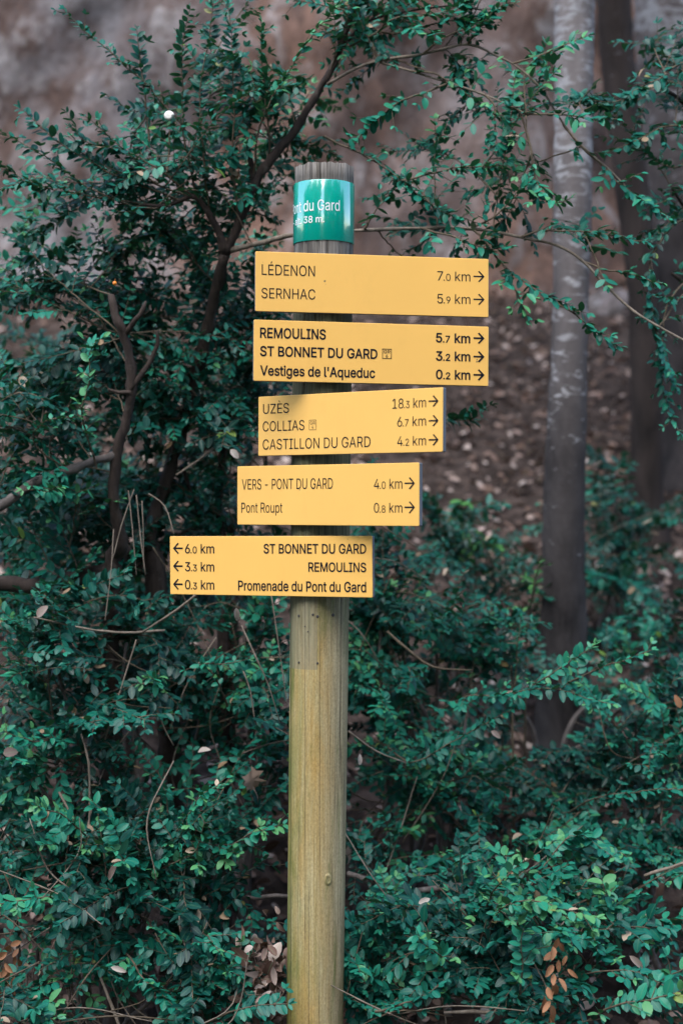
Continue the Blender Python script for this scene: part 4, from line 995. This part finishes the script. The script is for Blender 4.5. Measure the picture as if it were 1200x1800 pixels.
for k in range(22):
    f = k / 21; c = P(26 - 16 * f + rg.normal() * 9, 1655 + 130 * f, 3.14)
    add_leaves(tf, c[None], np.array([[rg.normal() * .6, rg.normal() * .4 - .2, -.8 + rg.normal() * .3]]), np.array([[rg.normal() * .5, -1, .3]]), np.array([rg.uniform(.018, .028)]), np.array([rg.uniform(.42, .55)]), np.array([rg.random() * .7]), np.array([rg.uniform(-.3, .5)]), np.array([rg.uniform(0, .5)]))
o = tf.build('dead_leaves', M_dryorange, s_.root, origin=s_.base); o.location = (0, 0, 0); o['label'] = 'cluster of brown dead leaves on a bare twig'
s_.limb([(165, 1690, 3.25, .003), (190, 1750, 3.22, .0035), (212, 1810, 3.2, .0035)], 'bare_twig', M_stem, 6)
s_.finish()

# --- lower right bushes
s_ = low_shrub('low_box_bush', 'dark box bush directly right of the post below the boards, thin twigs crossing it', 740, 4.05, 61,
    [(680, 985, 3.95, 40, 30, .12, 5), (690, 1070, 3.95, 70, 50, .15, 10), (790, 1110, 4.05, 70, 40, .15, 8), (690, 1160, 3.9, 70, 60, .15, 9), (800, 1180, 3.95, 90, 50, .15, 10), (660, 1240, 3.85, 50, 50, .12, 6), (740, 1280, 3.85, 90, 40, .12, 8), (840, 1170, 4.1, 40, 40, .12, 4), (650, 900, 4.0, 30, 40, .1, 2), (720, 1120, 4.2, 100, 80, .1, 10), (650, 1300, 4.0, 50, 40, .08, 5), (720, 1230, 4.15, 90, 60, .08, 7), (640, 1100, 4.1, 40, 90, .1, 5)],
    [([(660, 1300, 3.8), (720, 1340, 3.6), (790, 1305, 3.55), (860, 1265, 3.5), (890, 1250, 3.48)], dict(leafy=.1, tl=(.015, .04), tone=.5)),
     ([(760, 1260, 3.8), (820, 1220, 3.6), (880, 1215, 3.5), (960, 1205, 3.46), (1040, 1225, 3.42), (1080, 1235, 3.4)], dict(leafy=.15, tl=(.02, .05), tone=.6)),
     ([(900, 1230, 3.6), (950, 1200, 3.48), (1000, 1170, 3.45), (1050, 1135, 3.42)], dict(leafy=.1, tl=(.02, .05), tone=.75, size=1.1)),
     ([(1000, 1200, 3.6), (1060, 1170, 3.48), (1100, 1160, 3.45), (1150, 1140, 3.42)], dict(leafy=.2, tl=(.02, .04), tone=.72, size=1.1)),
     ([(700, 740, 4.0), (770, 740, 3.8), (830, 745, 3.7), (850, 725, 3.66)], dict(leafy=.2, tl=(.03, .05), tone=.4))])
s_.limb([(680, 1110, 3.7, .0028), (715, 1140, 3.66, .0032), (760, 1172, 3.64, .003), (830, 1178, 3.62, .002)], 'bare_twig', M_twig, 5)
s_.limb([(612, 1285, 3.5, .002), (660, 1320, 3.5, .0022), (710, 1340, 3.5, .0018)], 'bare_twig', M_stem, 5)
s_.finish()
s_ = low_shrub('box_bush', 'box bush around the foot of the slim grey trunk', 960, 4.55, 67,
    [(870, 1260, 4.4, 30, 40, .12, 5), (1120, 1190, 4.6, 45, 50, .12, 8), (1140, 1280, 4.3, 70, 60, .15, 9), (870, 1370, 4.2, 40, 30, .12, 5), (1110, 1330, 4.3, 45, 40, .15, 7), (980, 1420, 4.3, 60, 20, .1, 4), (1170, 1120, 4.5, 50, 60, .12, 6), (880, 1090, 4.6, 30, 50, .12, 3)], stems=6)
s_.finish()
s_ = low_shrub('low_box_bush', 'spreading box bush at the right edge in the lower half of the picture', 1120, 3.95, 71,
    [(1130, 1250, 3.8, 80, 40, .12, 8), (1170, 1340, 3.75, 50, 50, .12, 7), (1070, 1400, 3.85, 80, 50, .12, 8), (960, 1430, 3.9, 80, 50, .12, 8), (1150, 1440, 3.75, 70, 50, .12, 8), (1050, 1490, 3.75, 90, 50, .12, 9), (1160, 1540, 3.65, 60, 50, .12, 8), (1080, 1590, 3.6, 90, 40, .1, 7)],
    [([(980, 1440, 3.7), (1040, 1400, 3.55), (1110, 1390, 3.5), (1215, 1385, 3.46)], dict(leafy=.1, tl=(.02, .05), tone=.6)),
     ([(1060, 1600, 3.5), (1120, 1560, 3.4), (1180, 1530, 3.36), (1215, 1515, 3.34)], dict(leafy=.2, tl=(.02, .05), tone=.55))])
s_.finish()
s_ = low_shrub('low_box_bush', 'dark tangled box bush right of the lower post above the fallen grey sticks', 760, 3.85, 73,
    [(680, 1400, 3.8, 70, 50, .12, 7), (780, 1400, 3.8, 70, 50, .12, 8), (850, 1440, 3.8, 60, 50, .12, 6), (700, 1490, 3.7, 80, 40, .1, 6), (850, 1520, 3.7, 60, 40, .1, 5), (640, 1340, 3.85, 40, 50, .1, 3)])
s_.finish()
s_ = low_shrub('low_box_bush', 'nearest box bush at the lower right, holding a hanging tuft of orange dead leaves', 900, 3.4, 79,
    [(850, 1620, 3.3, 70, 40, .1, 8), (960, 1610, 3.3, 70, 40, .1, 8), (820, 1690, 3.22, 70, 40, .1, 8), (930, 1700, 3.22, 80, 40, .1, 8), (1050, 1660, 3.3, 70, 50, .1, 7), (1140, 1660, 3.35, 60, 50, .1, 5), (860, 1770, 3.12, 80, 30, .08, 7), (990, 1780, 3.12, 70, 30, .08, 6), (740, 1740, 3.2, 60, 40, .08, 6), (1110, 1760, 3.2, 70, 30, .08, 4)],
    [([(840, 1640, 3.25), (880, 1570, 3.05), (920, 1530, 3.0), (960, 1500, 2.98), (985, 1484, 2.97)], dict(leafy=.25, tl=(.015, .03), tone=.84, size=1.2)),
     ([(840, 1650, 3.2), (880, 1600, 3.02), (940, 1585, 2.98), (1000, 1600, 2.95), (1055, 1612, 2.93)], dict(leafy=.15, tl=(.015, .035), tone=.86, size=1.25)),
     ([(900, 1640, 3.2), (930, 1605, 3.02), (970, 1600, 2.98), (1020, 1625, 2.95)], dict(leafy=.2, tl=(.02, .03), tone=.8, size=1.15)),
     ([(800, 1700, 3.15), (770, 1670, 3.02), (745, 1655, 2.99), (735, 1640, 2.98)], dict(leafy=.3, tl=(.015, .03), tone=.72, size=1.4)),
     ([(910, 1790, 3.05), (915, 1720, 2.99), (918, 1660, 2.97), (920, 1630, 2.96)], dict(leafy=.2, tl=(.015, .03), tone=.7, size=1.2)),
     ([(1020, 1800, 3.05), (1080, 1770, 2.98), (1150, 1758, 2.95), (1215, 1735, 2.93)], dict(leafy=.2, tl=(.015, .03), tone=.75, size=1.3)),
     ([(1150, 1740, 3.05), (1180, 1715, 2.98), (1215, 1700, 2.95)], dict(leafy=.2, tl=(.015, .03), tone=.75, size=1.3)),
     ([(660, 1780, 3.05), (720, 1760, 3.0), (770, 1730, 2.98)], dict(leafy=.2, tl=(.02, .04), tone=.5, size=1.2))])
# the dead tuft is part of the bush
tf = Acc(); rg = s_.rg
for k in range(19):
    f = k / 18; c = P(984 - 20 * f + rg.normal() * 7, 1648 + 142 * f, 2.94 - .01 * f) 
    add_leaves(tf, c[None], np.array([[rg.normal() * .5, rg.normal() * .4 - .2, -1 + rg.normal() * .3]]), np.array([[rg.normal() * .5, -1, .3]]), np.array([rg.uniform(.020, .034)]), np.array([rg.uniform(.36, .5)]), np.array([rg.random()]), np.array([rg.uniform(-.3, .5)]), np.array([rg.uniform(0, .5)]))
o = tf.build('dead_leaves', M_dryorange, s_.root, origin=s_.base); o.location = (0, 0, 0); o['label'] = 'hanging tuft of orange brown dead leaves'
s_.finish()
s_ = low_shrub('low_box_bush', 'small dark box bush beside the foot of the post on its right', 670, 3.42, 83,
    [(650, 1620, 3.4, 40, 40, .08, 5), (690, 1680, 3.35, 50, 40, .08, 5), (640, 1740, 3.3, 40, 40, .08, 5), (700, 1790, 3.25, 60, 30, .06, 4), (650, 1560, 3.5, 40, 40, .08, 3)],
    [([(690, 1660, 3.35), (670, 1640, 3.25), (655, 1615, 3.2)], dict(leafy=.2, tl=(.02, .04), tone=.5, size=1.2))], stems=4)
s_.finish()

# --- farther plants around the trees
s_ = low_shrub('far_bush', 'blurred dark bush between the slim grey trunk and the dark brown trunk', 1085, 5.5, 89,
    [(1075, 870, 5.4, 40, 40, .15, 6), (1060, 930, 5.4, 60, 50, .15, 8), (1110, 960, 5.5, 60, 50, .15, 7), (1150, 1020, 5.4, 60, 50, .15, 8), (1060, 1030, 5.3, 60, 50, .15, 7), (1180, 950, 5.6, 40, 60, .15, 4), (1100, 1080, 5.2, 60, 40, .15, 6)], leaf=(.026, .04), stems=6)
s_.finish()
s_ = low_shrub('far_bush', 'blurred mid green bush low on the leaf strewn slope left of the slim grey trunk', 840, 5.0, 97,
    [(830, 960, 5.0, 60, 25, .15, 5), (870, 1000, 4.9, 60, 40, .15, 7), (790, 1010, 4.8, 60, 40, .15, 6), (890, 970, 5.1, 25, 30, .1, 2), (740, 940, 4.9, 40, 30, .12, 3), (870, 1070, 4.8, 35, 40, .12, 5)], leaf=(.024, .036), stems=5)
s_.finish()
s_ = Shrub('young_sapling', 'young sapling with broad bright green leaves on the slope right of the fourth board', foot(830, 5.0), 101, 'sapling', M_young, (.05, .075), .62)
s_.limb3(np.array([[*s_.base, .006], [*P(835, 960, 5.0), .005], [*P(822, 900, 4.98), .003], [*P(815, 880, 4.97), .002]]), 'stem', M_twig, 6)
for a, b_ in (((822, 905), (800, 880)), ((825, 915), (845, 935)), ((818, 890), (822, 862)), ((830, 940), (800, 950)), ((832, 950), (860, 960)), ((828, 930), (790, 920))):
    s_.twig(P(*a, 4.98), P(*b_, 4.9) - P(*a, 4.98),   .09, .6, .3, 1.35, .002)
s_.finish()
s_ = Shrub('upright_seedling', 'thin upright seedling with light green paired leaves in front of the slim grey trunk', foot(920, 4.3), 103, 'seedling', M_young, (.026, .036), .42)
s_.limb3(np.array([[*s_.base, .004], [*P(925, 1130, 4.2), .003], [*P(938, 1040, 4.15), .002], [*P(948, 985, 4.12), .001]]), 'stem', M_twig, 6)
s_.traced([(922, 1130, 4.2), (932, 1070, 4.17), (942, 1010, 4.14), (950, 980, 4.12)], leafy=.1, tl=(.015, .025), tone=.6)
s_.finish()
s_ = Shrub('upright_seedling', 'second thin seedling with small paired leaves just left of the lower grey trunk', foot(905, 3.9), 107, 'seedling', M_box, (.022, .03), .42)
s_.limb3(np.array([[*s_.base, .004], [*P(900, 1250, 3.85), .003], [*P(898, 1170, 3.8), .0015]]), 'stem', M_twig, 6)
s_.traced([(900, 1250, 3.84), (902, 1190, 3.81), (908, 1120, 3.8), (914, 1085, 3.8)], leafy=.1, tl=(.02, .03), tone=.7)
s_.finish()
print('leaves done')

# ------------------------------------------------------------------ dead leaves, sticks, stones, small things
rg = np.random.default_rng(5)
def litter():
    a = Acc(); n = 16000
    y = 3.0 + 6.6 * rg.random(n) ** .8; x = (rg.random(n) - .5) * (1.6 + y * .62)
    z = np.array([ground_z(p, q) + .05 * noise.noise(Vector((p * 1.7, q * 1.7, 0))) + .02 * noise.noise(Vector((p * 6, q * 6, 3))) for p, q in zip(x, y)]) + rg.uniform(.004, .03, n)
    d = rg.normal(size=(n, 3)) * [1, 1, .35]; nr = np.array([0, -.43, .9]) + rg.normal(size=(n, 3)) * .45
    add_leaves(a, np.stack([x, y, z], 1), d, nr, rg.uniform(.022, .055, n), rg.uniform(.4, .8, n), rg.random(n) ** 1.15, rg.uniform(-.5, .6, n), rg.uniform(-.3, .6, n))
    tag(a.build('leaf_litter', M_litter), 'carpet of brown dead leaves over the slope behind the shrubs', 'leaf litter', kind='stuff')
litter()

def stick(label, pts, mat=M_stick, twigs=0):
    p = np.array([[*P(a, b, c), r] for a, b, c, r in pts]); q = resample(p, .03); a = Acc()
    q[:, :3] += rg.normal(size=(len(q), 3)) * .0015
    tube(a, q[:, :3], q[:, 3] * (1 + .08 * rg.normal(size=len(q))), 8, rough=.05, rg=rg)
    tag(a.build('fallen_stick', mat, None, True, origin=q[0, :3]), label, 'stick')
stick('long grey fallen stick lying level right of the lower post', [(612, 1535, 3.5, .006), (660, 1550, 3.48, .0075), (720, 1566, 3.46, .0075), (820, 1555, 3.45, .0065), (900, 1525, 3.44, .005)])
stick('short grey stick slanting down to the right under the long level stick', [(765, 1595, 3.4, .005), (800, 1618, 3.38, .005), (850, 1640, 3.36, .004)])
stick('pale bare stick poking in at the right edge above the lower bushes', [(1130, 1540, 3.3, .0036), (1180, 1524, 3.28, .0036), (1230, 1508, 3.26, .003)], M_stem)
stick('thick grey stick leaning down behind the leaves left of the post foot', [(400, 1580, 3.42, .007), (425, 1610, 3.4, .0085), (452, 1665, 3.36, .0085)])
stick('grey fallen stick lying level above the heap of dry leaves left of the post', [(400, 1570, 3.5, .004), (450, 1578, 3.46, .005), (520, 1572, 3.44, .0045)])
stick('curved bare twig lying at the bottom of the picture right of the post', [(780, 1782, 3.08, .003), (830, 1778, 3.06, .0034), (900, 1782, 3.05, .003)], M_stem)

def heap():
    """individual dry leaves left of the post foot: one loose heap"""
    a = Acc(); n = 230; c = P(464, 1735, 3.17)
    p = c + rg.normal(size=(n, 3)) * [.024, .028, .048]
    add_leaves(a, p, rg.normal(size=(n, 3)), np.array([0, -.8, .6]) + rg.normal(size=(n, 3)) * .6, rg.uniform(.016, .038, n), rg.uniform(.35, .7, n), rg.random(n) ** .7, rg.uniform(-.9, 1.0, n), rg.uniform(-.5, .9, n))
    tag(a.build('dry_leaf_heap', M_litter, None, True, origin=c), 'heap of tan dry leaves caught against the bush left of the post foot', 'dry leaves', kind='stuff')
heap()
def dryleaf(label, px, py, Y, d, n, size, width, tone, curl=.3, fold=.3, name='dead_leaf', mat=M_dry):
    a = Acc(); c = P(px, py, Y); add_leaves(a, c[None], np.array([d], float), np.array([n], float), np.array([size * .8]), np.array([width]), np.array([tone]), np.array([curl * .7]), np.array([fold * 1.6 - .2]))
    return tag(a.build(name, mat, None, True, origin=c), label, 'dead leaf')
dryleaf('pale dead leaf hanging left of the lowest board', 66, 1085, 3.36, (.6, -.2, .75), (-.4, -1, .3), .042, .6, .75)
dryleaf('curled brown dead leaf at the far left edge of the picture', 6, 1325, 3.3, (.7, 0, .2), (0, -1, .5), .036, .8, .5, .7)
dryleaf('slim pale brown dead leaf standing upright among the lower left leaves', 192, 1548, 3.2, (.35, 0, .9), (-.3, -1, .2), .058, .28, .55, .2)
dryleaf('small white dead leaf hanging upright low on the left', 128, 1622, 3.2, (0, 0, .9), (.2, -1, .1), .026, .42, 1.0)
dryleaf('cream dead leaf lying on the twigs left of the post', 348, 1322, 3.42, (.8, -.5, .35), (-.2, -.6, .8), .040, .5, .95)
dryleaf('tan dead leaf caught right of the post in the dark bush', 862, 1285, 3.45, (.8, 0, -.5), (0, -1, .6), .034, .5, .75)
dryleaf('white dead leaf pair member hanging over the fallen stick', 735, 1588, 3.2, (.9, 0, .4), (0, -1, .4), .032, .5, .98)
dryleaf('orange dead leaf at the right edge among green leaves', 1195, 1245, 3.5, (-.3, 0, .8), (0, -1, .2), .04, .5, .5, mat=M_dryorange)
dryleaf('pale dead leaf standing just right of the post', 632, 1345, 3.4, (.05, 0, 1), (.2, -1, .1), .030, .42, .95)
dryleaf('pale grey dead leaf hanging below the lowest board', 415, 1068, 3.3, (.1, 0, -.95), (.2, -1, .2), .036, .45, 1.0)
dryleaf('whitish dead leaf among leaves left of the third board', 405, 790, 3.5, (.6, 0, -.6), (0, -1, .4), .034, .6, 1.0)
dryleaf('dead leaf cream and curled low beside the fallen leaf heap', 195, 1700, 3.18, (.9, 0, -.25), (0, -1, .5), .042, .35, .98)
dryleaf('brown hanging dead leaf at the upper right against the cliff', 893, 290, 3.45, (.15, 0, -1), (.3, -1, .1), .05, .32, .25)
dryleaf('rusty dead leaf in the right bush beside the hanging tuft', 1105, 1680, 3.1, (.7, 0, -.6), (0, -1, .5), .05, .35, .8)

def lobed_leaf(label, px, py, Y, size):
    """broad lobed fallen leaf (plane or maple) with a ragged outline, gently cupped"""
    c = P(px, py, Y); u = norm(np.array([.80, .55, .25])); w_ = norm(np.array([-.28, -.25, .93])); nn = np.cross(u, w_)
    out = [(0, .55), (.34, .72), (.52, .98), (.60, .62), (1.02, .50), (.66, .22), (.60, -.02), (.96, -.28), (.55, -.34), (.42, -.60), (.30, -.74), (.20, -1.05), (.02, -.78), (-.20, -.92), (-.28, -.55), (-.62, -.62), (-.55, -.25), (-.92, .02), (-.58, .22), (-.70, .62), (-.30, .48)]
    v = [c] + [c + (u * x + w_ * y) * size * .6 + nn * size * .6 * (.5 * x * x - .3 * y * y) for x, y in out] + [c + (u * x + w_ * y) * size * .92 + nn * size * (.55 * x * x - .35 * y * y + .10 * math.sin(9 * x + 5 * y)) for x, y in out]
    n = len(out); a = Acc(); q = []; t = []
    for i in range(n): j = (i + 1) % n; t.append([0, 1 + i, 1 + j]); q.append([1 + i, 1 + n + i, 1 + n + j, 1 + j])
    a.add(np.array(v), q, t, np.tile([.50, 0, 0], (len(v), 1)))
    tube(a, [c - w_ * size * .5, c - w_ * size * 1.2 + u * size * .1, c - w_ * size * 1.7], [.0012, .001, .0008], 5, (.5, 0, 0))
    tag(a.build('fallen_leaf', M_dry, None, True, origin=c), label, 'dead leaf')
lobed_leaf('broad lobed grey brown fallen leaf caught in the bush left of the post', 441, 1372, 3.36, .032)

def snail(label, px, py, Y, r):
    """small round spiral shell"""
    c = P(px, py, Y); a = Acc(); n = 46; t = np.linspace(0, 1, n); ang = t * 2 * np.pi * 2.6
    rad = r * .62 * (1 - t) ** .9; tb = r * (.50 * (1 - t) + .08)
    p = c + np.stack([np.cos(ang) * rad, -t * r * .55, np.sin(ang) * rad], 1)
    tube(a, p, tb, 12)
    tag(a.build('snail_shell', M_shell, None, True, origin=c), label, 'snail shell')
M_shell = paint('cream_shell', (.78, .74, .66), .35, .5, None, .15)
snail('white snail shell clinging to the shrub at the upper left', 297, 204, 3.40, .0105)
M_berry = paint('orange_berry', (.75, .22, .02), .3, .5, None, .1); M_darkberry = paint('black_berry', (.02, .02, .03), .3, .5, None, .1)
def berry(label, px, py, Y, r, m):
    """round fruit with a small dried calyx"""
    c = P(px, py, Y); a = Acc(); k = 12; th = np.linspace(0, np.pi, k)
    tube(a, c + np.stack([np.zeros(k), np.zeros(k), np.cos(th) * r], 1), np.maximum(np.sin(th) * r, r * .06), 14)
    tube(a, [c + [0, 0, r * .95], c + [.001, 0, r * 1.9]], [r * .12, r * .08], 5)
    tag(a.build('berry', m, None, True, origin=c), label, 'berry')
berry('single orange berry in the shrub at the left', 202, 498, 3.42, .0048, M_berry)
berry('dark red berry beside the orange berry', 189, 494, 3.43, .0036, M_darkberry)
berry('black berry hanging right of the orange berry', 250, 499, 3.43, .0042, M_darkberry)

def boulder(label, px, py, Y, r, seed):
    c = P(px, py, Y); n, m = 40, 26; v = []
    for i in range(m + 1):
        th = math.pi * i / m
        for j in range(n):
            ph = 2 * math.pi * j / n; d = Vector((math.sin(th) * math.cos(ph), math.sin(th) * math.sin(ph), math.cos(th)))
            k = 1 + .30 * noise.noise(d * 1.4 + Vector((seed, 0, 0))) + .12 * noise.noise(d * 3.7 + Vector((0, seed, 0))) + .04 * noise.noise(d * 9)
            v.append(c + np.array([d.x * r * 1.25, d.y * r, d.z * r * .8]) * k)
    i = np.arange(m)[:, None] * n; j = np.arange(n)[None, :]; k = (j + 1) % n
    a = Acc(); a.add(np.array(v), np.stack([i + j, i + n + j, i + n + k, i + k], -1).reshape(-1, 4))
    tag(a.build('rock', M_boulder, None, True, origin=c), label, 'rock')
boulder('blurred grey rock on the slope just right of the second board', 885, 635, 8.6, .20, 1)
boulder('pale grey rock at the foot of the cliff right of the slim grey trunk', 1080, 555, 8.8, .17, 4)
boulder('small pale stone at the foot of the cliff farthest right', 1165, 690, 7.9, .12, 8)
